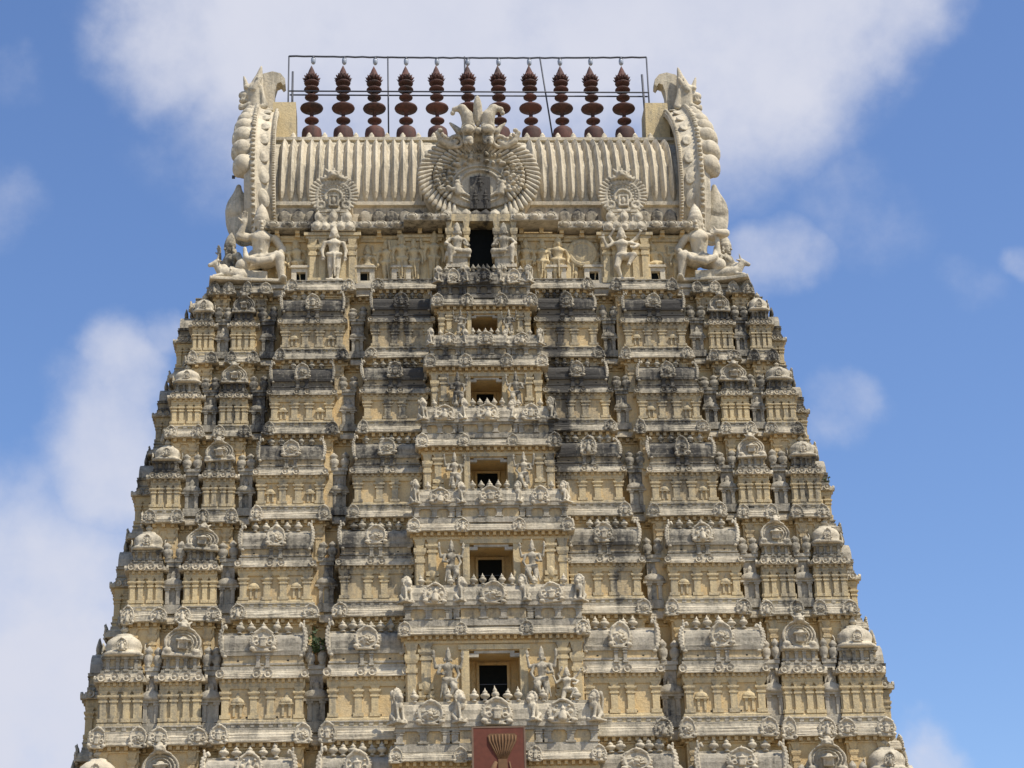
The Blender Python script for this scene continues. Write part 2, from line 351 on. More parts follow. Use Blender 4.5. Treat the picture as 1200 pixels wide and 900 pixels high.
# seated lion for the parapets
lion = [('c', (0, .14, .20), (0, -.04, .56), .20, .19), ('e', (0, .2, .16), (.23, .22, .17)), ('e', (0, -.12, .74), (.17, .16, .17)), ('hard', 'e', (0, -.28, .69), (.10, .10, .075)), ('hard', 'e', (0, -.26, .60), (.08, .07, .035)), ('b', (0, .03, .0), (.28, .36, .05)), ('c', (0, .34, .15), (.06, .36, .75), .07, .06), ('e', (.02, .30, .88), (.10, .08, .12)), ('e', (0, -.20, .48), (.13, .10, .13)), ('c', (0, -.08, .88), (0, -.02, 1.02), .08, .03)]
lion += [('hard', 'e', (.21*math.cos(a), -.06, .74+.22*math.sin(a)), (.065, .07, .065)) for a in np.linspace(-.9, math.pi+.9, 12)]
lion += both([('c', (.12, -.14, .5), (.13, -.24, .05), .085, .07), ('hard', 'e', (.13, -.28, .05), (.08, .09, .05)), ('c', (.18, .12, .2), (.21, -.08, .06), .11, .07), ('hard', 'e', (.07, -.25, .79), (.04, .04, .04))])
ME['lion'] = sculpt('lion', lion, (-.38, -.46, -.08), (.38, .5, 1.1), .034, [PALE], .022, .016)
cl = MB()
for i in range(7):
    a = (i-3)*.38; L_ = .62-.05*abs(i-3); cl.tube([(math.sin(a)*.08, 0, .02), (math.sin(a)*L_*.6, 0, math.cos(a)*L_*.55+.05), (math.sin(a)*L_*.95, 0, math.cos(a)*L_+.08)], [.09, .10, .015], 6)
cl.lathe([(.22, -.12), (.26, 0), (.18, .12), (.04, .2)], 10, sy=.6); ME['leaf_crest'] = cl.mesh('leaf_crest', [GREY])
# small finial pot
mb = MB(); mb.lathe([(.20, 0), (.22, .06), (.13, .12), (.12, .18), (.30, .30), (.36, .42), (.30, .54), (.14, .60), (.20, .66), (.17, .74), (.06, .86), (.015, 1.0)], 10)
ME['finial'] = mb.mesh('finial', [PALE])

def head_crown(c, s, crown=.2):
    x, y, z = c
    return [('e', (x, y, z), (.052*s, .058*s, .065*s)), ('e', (x, y-.055*s, z-.008*s), (.014*s, .02*s, .02*s)), ('e', (x, y-.05*s, z-.038*s), (.025*s, .014*s, .009*s)), ('t', (x, y, z+.045*s), .001, .058*s),
            ('c', (x, y, z+.05*s), (x, y+.005, z+(.05+crown*.55)*s), .06*s, .042*s), ('c', (x, y+.005, z+(.05+crown*.55)*s), (x, y+.005, z+(.05+crown)*s), .038*s, .012*s),
            ('e', (x-.066*s, y, z-.02*s), (.02*s, .03*s, .035*s)), ('e', (x+.066*s, y, z-.02*s), (.02*s, .03*s, .035*s)), ('e', (x-.022*s, y-.05*s, z+.012*s), (.013*s, .012*s, .008*s)), ('e', (x+.022*s, y-.05*s, z+.012*s), (.013*s, .012*s, .008*s))]
def hand(p, d, s=1.0):
    """palm with four fingers and a thumb; d = direction of the fingers in the xz plane"""
    x, y, z = p; dx, dz = d; px, pz = -dz, dx
    o = [('e', p, (.026*s, .016*s, .026*s))]
    for i, L in enumerate((.045, .055, .052, .040)):
        k = (i-1.5)*.013*s
        a = (x+px*k+dx*.015*s, y, z+pz*k+dz*.015*s); b = (a[0]+dx*L*s*.6, y-.006*s, a[2]+dz*L*s*.6); e = (b[0]+dx*L*s*.4, y-.018*s, b[2]+dz*L*s*.4)
        o += [('hard', 'c', a, b, .0085*s, .008*s), ('hard', 'c', b, e, .008*s, .006*s)]
    o += [('hard', 'c', (x+px*.02*s, y-.005*s, z+pz*.02*s), (x+px*.045*s+dx*.02*s, y-.012*s, z+pz*.045*s+dz*.02*s), .010*s, .007*s)]
    return o
torso = [('c', (0, .01, .50), (0, 0, .58), .088, .075), ('c', (0, 0, .58), (0, -.01, .68), .078, .10), ('e', (0, 0, .715), (.155, .065, .045)), ('c', (0, 0, .73), (0, -.005, .79), .036, .034),
         ('e', (-.05, -.07, .68), (.045, .035, .04)), ('e', (.05, -.07, .68), (.045, .035, .04)), ('e', (0, -.01, .47), (.115, .085, .06)), ('hard', 't', (0, -.03, .655), .06, .010)]
# door guardian: four arms, one leg crossed over a club
guardian = torso + head_crown((0, -.015, .835), 1.05, .14) + [
    ('c', (-.06, 0, .46), (-.075, -.03, .25), .072, .05), ('c', (-.075, -.03, .25), (-.07, 0, .05), .048, .03), ('e', (-.07, -.04, .025), (.035, .07, .025)),
    ('c', (.06, 0, .46), (.10, -.13, .34), .072, .055), ('c', (.10, -.13, .34), (-.01, -.11, .16), .05, .032), ('e', (-.03, -.12, .13), (.05, .035, .03)),
    ('c', (.15, -.11, .03), (.13, -.09, .42), .035, .022), ('e', (.155, -.11, .07), (.06, .055, .09)),
    ('c', (-.10, -.05, .49), (.12, -.08, .47), .04, .04), ('c', (-.10, -.03, .50), (-.16, -.03, .20), .03, .02), ('c', (.12, -.03, .48), (.20, -.02, .24), .025, .015),
    ('c', (-.15, 0, .71), (-.21, -.04, .59), .038, .032), ('c', (-.21, -.04, .59), (-.13, -.12, .56), .03, .022), ('c', (.15, 0, .71), (.21, -.03, .58), .038, .032), ('c', (.21, -.03, .58), (.135, -.10, .46), .03, .022),
    ('c', (-.14, .02, .72), (-.25, .02, .70), .036, .03), ('c', (-.25, .02, .70), (-.285, -.02, .84), .028, .02), ('c', (.14, .02, .72), (.25, .02, .70), .036, .03), ('c', (.25, .02, .70), (.285, -.02, .84), .028, .02),
    ('e', (-.29, -.03, .92), (.03, .02, .055)), ('c', (.29, -.03, .86), (.29, -.03, .97), .018, .012), ('e', (.29, -.03, .93), (.04, .015, .02)), ('b', (0, .0, .0), (.20, .13, .022))] + hand((-.285, -.03, .86), (0, 1)) + hand((.285, -.03, .86), (0, 1)) + hand((-.12, -.125, .56), (.8, .6)) + hand((.135, -.11, .44), (0, -1))
ME['guardian'] = sculpt('guardian_body', guardian, (-.36, -.24, -.04), (.36, .16, 1.06), .0115, [PALE], .014, .006)
# plain standing figure, arms at the sides
stand = torso + head_crown((0, -.015, .84), 1.05, .13) + both([('c', (.05, 0, .46), (.055, -.015, .25), .068, .048), ('c', (.055, -.015, .25), (.05, 0, .05), .046, .03), ('e', (.05, -.04, .025), (.032, .065, .025)),
    ('c', (.15, 0, .71), (.195, .01, .57), .037, .03), ('c', (.195, .01, .57), (.18, -.03, .45), .029, .022)]) + hand((.18, -.035, .43), (0, -1)) + hand((-.18, -.035, .43), (0, -1)) + [('c', (-.1, -.05, .48), (.1, -.06, .48), .035, .035), ('c', (.0, -.09, .46), (.01, -.08, .08), .022, .015), ('b', (0, 0, 0), (.14, .11, .022))]
ME['standing'] = sculpt('standing_body', stand, (-.28, -.2, -.04), (.28, .16, 1.06), .0125, [PALE], .022)
# dancing figure with a lifted knee
dance = torso + head_crown((.0, -.015, .84), 1.05, .12) + [('c', (-.05, 0, .46), (-.10, -.05, .25), .07, .05), ('c', (-.10, -.05, .25), (-.03, 0, .05), .048, .03), ('e', (-.03, -.04, .025), (.035, .065, .025)),
    ('c', (.06, 0, .46), (.19, -.10, .44), .07, .052), ('c', (.19, -.10, .44), (.10, -.12, .26), .048, .03), ('e', (.09, -.15, .23), (.035, .055, .03)),
    ('c', (-.15, 0, .71), (-.25, -.04, .63), .037, .03), ('c', (-.25, -.04, .63), (-.30, -.06, .76), .029, .022), ('c', (.15, 0, .71), (.27, -.03, .66), .037, .03), ('c', (.27, -.03, .66), (.22, -.12, .58), .029, .022),
    ('c', (-.14, .02, .72), (-.2, .02, .84), .034, .028), ('c', (-.2, .02, .84), (-.13, -.02, .95), .026, .02), ('c', (.14, .02, .72), (.24, .02, .80), .034, .028), ('c', (.24, .02, .80), (.32, -.02, .90), .026, .02), ('b', (0, 0, 0), (.18, .12, .022))] + hand((-.31, -.07, .79), (0, 1)) + hand((.2, -.13, .57), (-1, .1)) + hand((-.12, -.03, .97), (.4, .9)) + hand((.33, -.03, .92), (.5, .85))
ME['dancing'] = sculpt('dancing_body', dance, (-.42, -.24, -.04), (.42, .16, 1.08), .013, [PALE], .022)
# seated porch attendant, one leg hanging
seat = [(p if not (p[0] == 'x') else p) for p in torso] + head_crown((0, -.02, .845), 1.15, .12) + [('c', (.06, 0, .46), (.17, -.16, .46), .075, .06), ('c', (.17, -.16, .46), (.16, -.14, .18), .056, .034), ('e', (.16, -.19, .15), (.036, .07, .028)),
    ('c', (-.06, 0, .45), (-.22, -.12, .43), .075, .058), ('c', (-.22, -.12, .43), (-.02, -.17, .41), .052, .035), ('e', (.02, -.18, .41), (.06, .035, .03)),
    ('c', (-.15, 0, .71), (-.23, -.02, .59), .038, .032), ('c', (-.23, -.02, .59), (-.16, -.13, .55), .03, .022), ('c', (.15, 0, .71), (.24, -.03, .61), .038, .032), ('c', (.24, -.03, .61), (.18, -.16, .53), .03, .022),
    ('b', (0, .03, .36), (.26, .16, .05)), ('b', (0, .04, .2), (.2, .13, .18))] + hand((-.15, -.15, .55), (.7, .7)) + hand((.18, -.18, .52), (0, -1))
ME['seated'] = sculpt('seated_body', seat, (-.34, -.3, .0), (.36, .24, 1.06), .0125, [PALE], .022)
# relief figure, shallow
ME['relief'] = sculpt('relief_figure', [(p) for p in stand[:-1]] + [('c', (.14, .02, .72), (.25, .02, .70), .034, .028), ('c', (.25, .02, .70), (.27, -.0, .86), .026, .03), ('c', (-.14, .02, .72), (-.25, .02, .70), .034, .028), ('c', (-.25, .02, .70), (-.27, -.0, .86), .026, .03), ('b', (0, .06, .45), (.26, .02, .46))],
    (-.32, -.14, -.03), (.32, .1, 1.06), .018, [CREAM], .026)
# great corner guardians: left one with a raised palm, right one with an arm bent level
def giant(variant):
    T = [('c', (0, .02, .36), (0, 0, .45), .105, .098), ('c', (0, 0, .45), (0, -.02, .57), .10, .125), ('e', (0, -.005, .615), (.19, .085, .055)), ('c', (0, -.01, .63), (.0, -.03, .70), .05, .048),
         ('e', (-.06, -.10, .57), (.055, .04, .045)), ('e', (.06, -.10, .57), (.055, .04, .045)), ('e', (0, 0, .33), (.14, .11, .07)), ('hard', 't', (0, -.05, .545), .085, .012), ('hard', 't', (0, -.04, .525), .11, .010), ('e', (0, -.095, .42), (.012, .02, .012))]
    hx = .0 if variant == 0 else .03
    hc = (hx, -.05, .76)
    T += [('e', hc, (.078, .085, .095)), ('c', (hx, -.05, .70), (hx, -.09, .695), .05, .03), ('hard', 't', (hx, -.06, .60), .085, .016)]
    T += [('hard', 'c', (hx, -.13, .775), (hx, -.15, .742), .012, .02), ('hard', 'e', (hx, -.125, .708), (.032, .014, .010)), ('hard', 'e', (hx, -.115, .680), (.03, .02, .016))]
    for q in (-1, 1): T += [('hard', 'e', (hx+q*.034, -.122, .772), (.020, .012, .011)), ('hard', 'c', (hx+q*.015, -.13, .795), (hx+q*.06, -.115, .798), .009, .007), ('hard', 'e', (hx+q*.088, -.035, .745), (.022, .03, .045)), ('hard', 'e', (hx+q*.10, -.04, .69), (.028, .028, .028)), ('c', (hx+q*.07, .01, .72), (hx+q*.11, .02, .63), .04, .03)]
    for q, (zz, r1, r2, hh) in enumerate(((.83, .105, .095, .03), (.875, .088, .080, .03), (.92, .070, .060, .03), (.96, .05, .03, .045))): T += [('hard', 'c', (hx, -.035+.006*q, zz), (hx, -.033+.006*q, zz+hh), r1, r2)]
    T += [('hard', 'c', (hx, -.01, 1.0), (hx, -.005, 1.05), .02, .008)]
    # raised knee leg and kneeling leg
    T += [('c', (.07, 0, .32), (.235, -.17, .30), .095, .072), ('c', (.235, -.17, .30), (.275, -.15, .05), .068, .042), ('e', (.29, -.21, .025), (.045, .10, .032)), ('hard', 't', (.273, -.15, .08), .0, .0)][:3]
    T += [('c', (-.07, 0, .31), (-.25, -.12, .20), .095, .075), ('c', (-.25, -.12, .20), (-.10, .03, .09), .07, .045), ('e', (-.02, .02, .07), (.09, .04, .04))]
    # sash swag across the thighs
    T += [('c', (-.21, -.06, .44), (-.19, -.16, .28), .030, .038), ('c', (-.19, -.16, .28), (-.05, -.23, .215), .038, .045), ('c', (-.05, -.23, .215), (.12, -.23, .25), .045, .04), ('c', (.12, -.23, .25), (.20, -.17, .36), .036, .03)]
    if variant == 0:
        T += [('c', (.18, 0, .61), (.285, .0, .47), .052, .046), ('c', (.285, .0, .47), (.205, -.10, .335), .044, .032)] + hand((.20, -.12, .325), (-.7, -.7), 1.5)
        T += [('c', (-.18, 0, .61), (-.285, -.05, .60), .052, .046), ('c', (-.285, -.05, .60), (-.225, -.08, .735), .044, .032)] + hand((-.225, -.09, .77), (0, 1), 1.7)
    else:
        T += [('c', (.18, 0, .61), (.285, .0, .47), .052, .046), ('c', (.285, .0, .47), (.225, -.13, .35), .044, .032)] + hand((.22, -.14, .34), (-.5, -.8), 1.5)
        T += [('c', (-.18, 0, .61), (-.36, -.08, .615), .052, .044), ('c', (-.36, -.08, .615), (-.25, -.16, .60), .042, .032)] + hand((-.22, -.17, .60), (1, 0), 1.2)
        T += [('c', (-.235, -.08, .60), (-.235, -.12, .33), .03, .035)]
    T += [('b', (-.12, .04, .06), (.21, .18, .085)), ('b', (.0, .05, .015), (.34, .24, .018))]
    return T
ME['giant_a'] = sculpt('great_guardian_body', giant(0), (-.44, -.36, -.02), (.44, .32, 1.08), .0095, [PALE], .016, .004)
ME['giant_b'] = sculpt('great_guardian_body', mir(giant(1)), (-.48, -.36, -.02), (.48, .32, 1.08), .0095, [PALE], .016, .004)
# reclining bull, head to -x
ME['bull'] = sculpt('bull_body', [('c', (-.18, 0, .26), (.30, 0, .24), .17, .18), ('e', (-.18, 0, .42), (.11, .10, .11)), ('c', (-.25, 0, .30), (-.40, -.02, .52), .13, .09), ('c', (-.40, -.02, .54), (-.56, -.04, .46), .085, .055), ('e', (-.36, -.02, .60), (.07, .075, .06)),
    ('c', (-.36, -.07, .63), (-.34, -.12, .76), .03, .012), ('c', (-.36, .05, .63), (-.34, .10, .76), .03, .012), ('c', (-.33, -.08, .58), (-.27, -.16, .56), .03, .02), ('c', (-.33, .06, .58), (-.27, .14, .56), .03, .02),
    ('c', (-.25, -.13, .14), (-.45, -.17, .08), .06, .045), ('c', (-.25, .13, .14), (-.45, .17, .08), .06, .045), ('e', (.28, -.15, .15), (.17, .09, .13)), ('c', (.30, -.2, .08), (.08, -.22, .07), .05, .04), ('c', (.47, -.02, .28), (.44, -.12, .1), .025, .03),
    ('hard', 'c', (-.27, -.12, .22), (-.29, -.1, .42), .025, .022), ('hard', 'c', (.0, -.19, .3), (.0, -.1, .42), .02, .02), ('b', (0, 0, .0), (.56, .26, .05))], (-.68, -.32, -.06), (.6, .3, .82), .018, [PALE], .03)
# monster face over the great gable, facing -y
face = [('e', (0, .08, .34), (.52, .2, .28)), ('-', 'e', (0, -.22, .04), (.36, .26, .16)), ('hard', 'e', (0, -.12, .96), (.105, .09, .42)), ('hard', 'c', (0, -.2, .95), (0, -.19, .70), .02, .03), ('hard', 'e', (0, -.26, .40), (.07, .12, .10)), ('b', (0, .08, .10), (.42, .08, .14))]
face += both([('hard', 'e', (.22, -.28, .16), (.135, .13, .12)), ('hard', 't', (.22, -.24, .27), .10, .035), ('hard', 'e', (.16, -.37, .07), (.045, .045, .06)), ('hard', 'e', (.28, -.36, .07), (.045, .045, .06)),
    ('hard', 'e', (.22, -.30, .44), (.13, .13, .125)), ('hard', 't', (.22, -.24, .46), .145, .032), ('hard', 't', (.22, -.19, .57), .13, .03), ('hard', 'c', (.22, -.15, .55), (.245, -.12, .85), .125, .15), ('c', (.245, -.12, .85), (.36, -.1, 1.04), .14, .12), ('hard', 'c', (.36, -.1, 1.04), (.52, -.1, 1.02), .11, .07), ('e', (.56, -.1, .92), (.06, .07, .07)),
    ('hard', 'c', (.42, -.06, .45), (.62, .0, .68), .09, .02), ('hard', 't', (.49, -.06, .18), .14, .05), ('hard', 'e', (.49, -.04, .18), (.07, .06, .07)), ('c', (.60, -.03, .10), (.82, -.03, .20), .12, .09), ('c', (.82, -.03, .20), (.92, -.03, .42), .08, .055), ('hard', 'e', (.85, -.05, .48), (.06, .06, .055)),
    ('hard', 'e', (.66, -.1, .24), (.05, .06, .06)), ('hard', 'e', (.74, -.1, .29), (.045, .06, .06)), ('hard', 'e', (.80, -.1, .36), (.04, .05, .05))])
ME['face'] = sculpt('monster_face', face, (-1.04, -.48, -.12), (1.04, .3, 1.44), .022, [PALE], .02, .010)
# gable-top beast seen in profile, looking to -x
ME['beast'] = sculpt('gable_beast', [('c', (.0, 0, -.2), (-.05, 0, .35), .22, .24), ('e', (-.10, 0, .45), (.24, .22, .24)), ('e', (-.33, 0, .30), (.16, .15, .13)), ('e', (-.36, 0, .14), (.12, .12, .08)), ('c', (-.02, 0, .55), (.10, 0, 1.22), .20, .03), ('c', (-.28, -.06, .55), (-.36, -.08, .86), .085, .03), ('c', (-.28, .06, .55), (-.36, .08, .86), .085, .03),
    ('e', (-.28, -.15, .50), (.09, .07, .08)), ('c', (-.08, -.2, .4), (.12, -.24, .75), .1, .03), ('c', (.1, -.17, .5), (.22, -.18, -.1), .05, .08), ('e', (.18, -.2, -.14), (.09, .08, .08)), ('c', (-.2, -.1, -.05), (-.42, -.08, -.12), .1, .06), ('e', (-.42, -.08, -.05), (.06, .06, .06)), ('hard', 'c', (-.3, -.1, .22), (-.36, -.12, .1), .035, .012), ('hard', 'c', (-.38, -.09, .22), (-.43, -.1, .1), .035, .012),
    ('e', (.02, -.17, .75), (.05, .05, .05)), ('e', (.0, -.2, .62), (.05, .05, .05))], (-.64, -.38, -.46), (.4, .3, 1.32), .024, [PALE], .025, .014)
# big tapering leaf lobe pointing to -x, root at the origin
ME['lobe'] = sculpt('leaf_lobe', [('e', (-.36, 0, -.05), (.52, .44, .27)), ('c', (.05, 0, .02), (-.62, -.05, -.12), .27, .20), ('e', (-.70, -.06, -.16), (.20, .20, .15)), ('hard', 'e', (-.78, -.2, -.12), (.10, .08, .08))], (-1.06, -.52, -.42), (.26, .46, .34), .036, [PALE], .05, .02)
ME['curl'] = None

# ------------------------------------------------------------------ ground
mb = MB(); mb.box(-900, 900, -900, 900, -.5, 0)
tag(obj('ground', mb.mesh('ground', [GROUND])), 'dusty brown ground in front of the tower', None, kind='structure')

# ------------------------------------------------------------------ the gateway tower
TOWER = bpy.data.objects.new('gateway_tower', None); col.objects.link(TOWER)
tag(TOWER, 'tall weathered cream and ochre temple gateway tower with tiers of miniature shrines', 'tower')
ZC = [37.65, 34.63, 31.5, 28.1, 24.33, 19.9, 15.25]          # top of each tier's cornice
WD = [10.35, 11.05, 11.7, 12.3, 12.88, 13.65, 14.3]          # half width over the corner eaves
RAT = .62
YF = [-RAT*x for x in (10.5, 11.0, 11.6, 12.15, 12.8, 13.6, 14.25)]
BAY = [[(10.35, 9.5), (9.1, 8.1), (7.4, 4.95), (4.15, 1.8)], [(11.05, 10.05), (9.6, 8.5), (7.78, 5.15), (4.4, 1.85)], [(11.7, 10.4), (9.95, 8.7), (8.12, 5.5), (4.7, 2.05)], [(12.3, 11.0), (10.42, 9.05), (8.5, 5.75), (5.05, 2.3)],
       [(12.88, 11.45), (10.97, 9.55), (9.05, 6.15), (5.5, 2.6)], [(13.65, 11.9), (11.6, 9.9), (9.55, 6.35), (5.9, 2.9)], [(14.3, 12.5), (12.15, 10.35), (9.98, 6.65), (6.2, 3.2)]]
PROJ = [0.0, 0.0, .25, .35]
EIN = [.13, .13, .14, .15, .16, .17, .17]
REC = .32
STN = [.66, .70, .62, .50, .34, .24, .16]                     # how weathered each tier is
def plan(j):
    e = EIN[j]; yf = YF[j]; segs = []
    bays = [(-(a-e), -(b+e), yf-PROJ[i]) for i, (a, b) in enumerate(BAY[j])]
    bays = bays + [(-b, -a, y) for a, b, y in bays[::-1]]
    fr = []
    for i, (a, b, y) in enumerate(bays):
        if i: fr += [(bays[i-1][1], yf+REC), (a, yf+REC)]
        fr += [(a, y), (b, y)]
    X = bays[-1][1]; kw = bays[-1][1]-bays[-1][0]; y0 = yf+kw; g = .7
    pw = BAY[j][1][0]-BAY[j][1][1]-2*e
    sd = [(X-REC, y0), (X-REC, y0+g), (X+.72, y0+g), (X+.72, y0+g+pw), (X-REC, y0+g+pw), (X-REC, y0+2*g+pw), (X+1.0, y0+2*g+pw)]
    rt = sd+[(x, -y) for x, y in sd[::-1]]
    return fr+rt+[(X, -yf), (-X, -yf)]+[(-x, y) for x, y in rt[::-1]], bays, X, kw, pw, y0, g
def kapota(o, z0, z1):
    t = z1-z0
    return [(-.02, z0+.02), (o*.80, z0), (o*.97, z0+.03*t), (o, z0+.08*t), (o*.99, z0+.20*t), (o*.90, z0+.23*t), (o*.91, z0+.40*t), (o*.85, z0+.52*t), (o*.76, z0+.54*t), (o*.78, z0+.62*t), (o*.66, z0+.74*t), (o*.44, z0+.78*t), (o*.44, z0+.94*t), (o*.30, z0+t), (-.02, z0+t)]
def dentils(mb, path, z, h, pitch_=.26, wd=.12, o=.16, m=0, skip=None):
    for i in range(len(path)):
        a = np.array(path[i]); b = np.array(path[(i+1) % len(path)])
        if (a[1]+b[1])/2 > 1.0: continue
        d = b-a; L = np.linalg.norm(d)
        if L < .4: continue
        d /= L; nn = np.array([d[1], -d[0]])
        k = max(1, int(L/pitch_))
        for q in range(k):
            c = a+d*(L*(q+.5)/k)
            if abs(d[0]) > .5: mb.box(c[0]-wd/2, c[0]+wd/2, min(c[1], c[1]+nn[1]*o), max(c[1], c[1]+nn[1]*o), z-h, z, m)
            else: mb.box(min(c[0], c[0]+nn[0]*o), max(c[0], c[0]+nn[0]*o), c[1]-wd/2, c[1]+wd/2, z-h, z, m)
def pilaster(mb, x, y, z0, z1, w, d, m=0):
    """engaged pilaster, front at y-d"""
    h = z1-z0
    mb.box(x-w*.62, x+w*.62, y-d*1.2, y+.02, z0, z0+.12*h, m)
    mb.box(x-w*.40, x+w*.40, y-d*.8, y+.02, z0+.12*h, z0+.66*h, m)
    mb.box(x-w*.55, x+w*.55, y-d*1.05, y+.02, z0+.63*h, z0+.69*h, m)
    mb.box(x-w*.42, x+w*.42, y-d*.85, y+.02, z0+.69*h, z0+.75*h, m)
    mb.box(x-w*.50, x+w*.50, y-d*1.0, y+.02, z0+.75*h, z0+.80*h, m, -w*.18, -d*.3)
    mb.box(x-w*.68, x+w*.68, y-d*1.3, y+.02, z0+.80*h, z0+.86*h, m)
    mb.box(x-w*.36, x+w*.36, y-d*.8, y+.02, z0+.86*h, z0+h, m, -w*.25, -d*.25)
def small_pil_mesh(h, w, d, m=None):
    mb = MB(); pilaster(mb, 0, 0, 0, h, w, d); return mb.mesh('pilaster', [m or CREAM])
def rosette(mb, x, y, z, r, m=0, n=10):
    mb.lathe([(r, .0), (r*.98, .05*1.0+r*.2), (r*.72, r*.42), (r*.62, r*.30), (r*.40, r*.32), (r*.34, r*.55), (r*.08, r*.62)], n, (x, y+.05, z), m, axis='y', smooth=False)
def rosette_dir(mb, x, y, z, r, m=0, n=10):
    """as above but protruding to -y"""
    o = len(mb.v); rosette(mb, 0, 0, 0, r, m, n)
    for i in range(o, len(mb.v)):
        vx, vy, vz = mb.v[i]; mb.v[i] = (x+vx, y+.05-vy, z+vz)
    for i in range(len(mb.f)-1, -1, -1):
        if min(mb.f[i]) >= o: mb.f[i] = mb.f[i][::-1]
        else: break
def pot_relief(mb, x, y, z, h, m=0):
    """shallow niche motif: two posts under a bulging cap, bud on top"""
    for q in (-1, 1): mb.box(x+q*.13*h-.045*h, x+q*.13*h+.045*h, y-.05, y+.06, z, z+.46*h, m); mb.box(x+q*.13*h-.07*h, x+q*.13*h+.07*h, y-.07, y+.06, z+.40*h, z+.46*h, m)
    mb.box(x-.27*h, x+.27*h, y-.09, y+.06, z+.46*h, z+.52*h, m)
    mb.lathe([(.26*h, .52*h), (.27*h, .58*h), (.22*h, .68*h), (.12*h, .74*h), (.06*h, .76*h), (.085*h, .82*h), (.06*h, .88*h), (.015*h, .96*h)], 12, (x, y, z), m, sy=.42)

# --- tier bodies, cornices
for j in range(7):
    P, bays, X, kw, pw, y0, g = plan(j)
    zlo = ZC[j+1]-.3 if j < 6 else 9.0
    th = .105*(ZC[j-1]-ZC[j]) if j else .33
    st = STN[j]
    mb = MB(); mb.sweep(P, [(0, zlo), (0, ZC[j]-.02)]); mb.cap(P, ZC[j]-.02)
    wall = obj('tier_wall', mb.mesh('tier_wall', [OCHRE]), TOWER, stain=st*.4-.12)
    mb = MB(); mb.sweep(P, kapota(.26, ZC[j]-th, ZC[j]), jit=.005, seg=.45); cor = obj('tier_cornice', mb.mesh('tier_cornice', [PALE]), TOWER, stain=st*.42)
    mb = MB(); H = (ZC[j-1]-ZC[j]) if j else 3.0
    mb.sweep(P, [(-.1, ZC[j]-.005), (.10, ZC[j]-.005), (.10, ZC[j]+.015*H), (.05, ZC[j]+.018*H), (.05, ZC[j]+.042*H), (.10, ZC[j]+.046*H), (.10, ZC[j]+.056*H), (.0, ZC[j]+.065*H), (-.1, ZC[j]+.065*H)])
    dentils(mb, P, ZC[j]+.043*H, .022*H, .30, .15, .085)
    obj('base_moulding', mb.mesh('base_moulding', [GREY]), TOWER, stain=st*.75+.05)
    mb = MB(); dentils(mb, P, ZC[j]-th+.005, .13)
    mb.sweep(P, [(0, ZC[j]-th-.20), (.05, ZC[j]-th-.20), (.05, ZC[j]-th-.14), (0, ZC[j]-th-.14)])
    obj('dentil_band', mb.mesh('dentil_band', [OCHRE]), TOWER, stain=st*.5-.1)
    # upper wall pilasters on the bays (seen between the shrine roofs)
    if j < 6:
        hh = .36*(ZC[j]-ZC[j+1]); mp = small_pil_mesh(hh, .26, .07, OCHRE)
        for a, b, y in bays:
            for xx in (a+.22, b-.22): obj('pilaster', mp, TOWER, (xx, y, ZC[j]-th-.2-hh), stain=st*.5)
    # horseshoe ornaments along the cornice
    s = th*1.55
    for i, (a, b, y) in enumerate(bays):
        for xx in (a+.02, b-.02):
            if abs(xx) < 3.9: continue
            obj('horseshoe_ornament', ME['medallion'], cor, (xx, y-.26, ZC[j]-th*.42), 0, (s*.95, s*1.0, s*(.92+.12*rng.random())), stain=st*.75+rng.uniform(-.1, .15))
    for sg in (-1, 1):
        for yy in (YF[j]+.2, YF[j]+kw-.1, y0+g+.1, y0+g+pw-.1):
            xx = X if yy < y0 else X+.72
            obj('horseshoe_ornament', ME['medallion'], cor, (sg*(xx+.26), yy, ZC[j]-th*.42), sg*math.pi/2, s, stain=st*.75)

# --- miniature shrines
def sq_path(w, d): return [(-w/2, 0), (w/2, 0), (w/2, d), (-w/2, d)]
def shrine_walls(W, e, H, kind, d, ros_niche=True):
    """wall block with base, local origin at the middle of the front plane"""
    ww = W-2*e; mb = MB(); zw = .40*H
    mb.box(-ww/2+.04, ww/2-.04, .05, d, .05*H, zw, 1)
    mb.sweep(sq_path(ww, d), [(-.2, .0), (.06, .0), (.06, .075*H), (.03, .082*H), (.03, .092*H), (-.2, .10*H)])
    mb.sweep(sq_path(ww, d), [(-.2, zw-.07*H), (.0, zw-.07*H), (.03, zw-.045*H), (.03, zw), (-.2, zw)])
    if kind == 'oblong':
        pw = min(.30, ww*.12)
        if ros_niche:
            for s in (-1, 1): pot_relief(mb, s*ww*.29, .05, .11*H, .20*H, 0)
        for s in (-1, 1): mb.box(s*ww*.18-.035, s*ww*.18+.035, .046, .07, .10*H, .112*H, 2)
    else:
        pw = ww*.19
        for k in (-1.5, -.5, .5, 1.5):
            pilaster(mb, k*(ww-pw)/3.0 if abs(k) > 1 else k*(ww-pw)*.38, .05, .09*H, zw-.06*H, pw, .10)
        # the outer side faces carry the same pilasters
        o = len(mb.v)
        for k in (-1.5, -.5, .5, 1.5): pilaster(mb, k*(ww-pw)/3.0, .05, .09*H, zw-.06*H, pw, .10)
        sv = mb.v[o:]; n = len(sv); fo = [f for f in mb.f if min(f) >= o]
        for i, (vx, vy, vz) in enumerate(sv): mb.v[o+i] = (ww/2-vy+.0, vx+ww/2, vz)
        mb.add([(-(x), y, z) for x, y, z in mb.v[o:o+n]], [tuple(i-o for i in f[::-1]) for f in fo])
    return mb, zw, pw
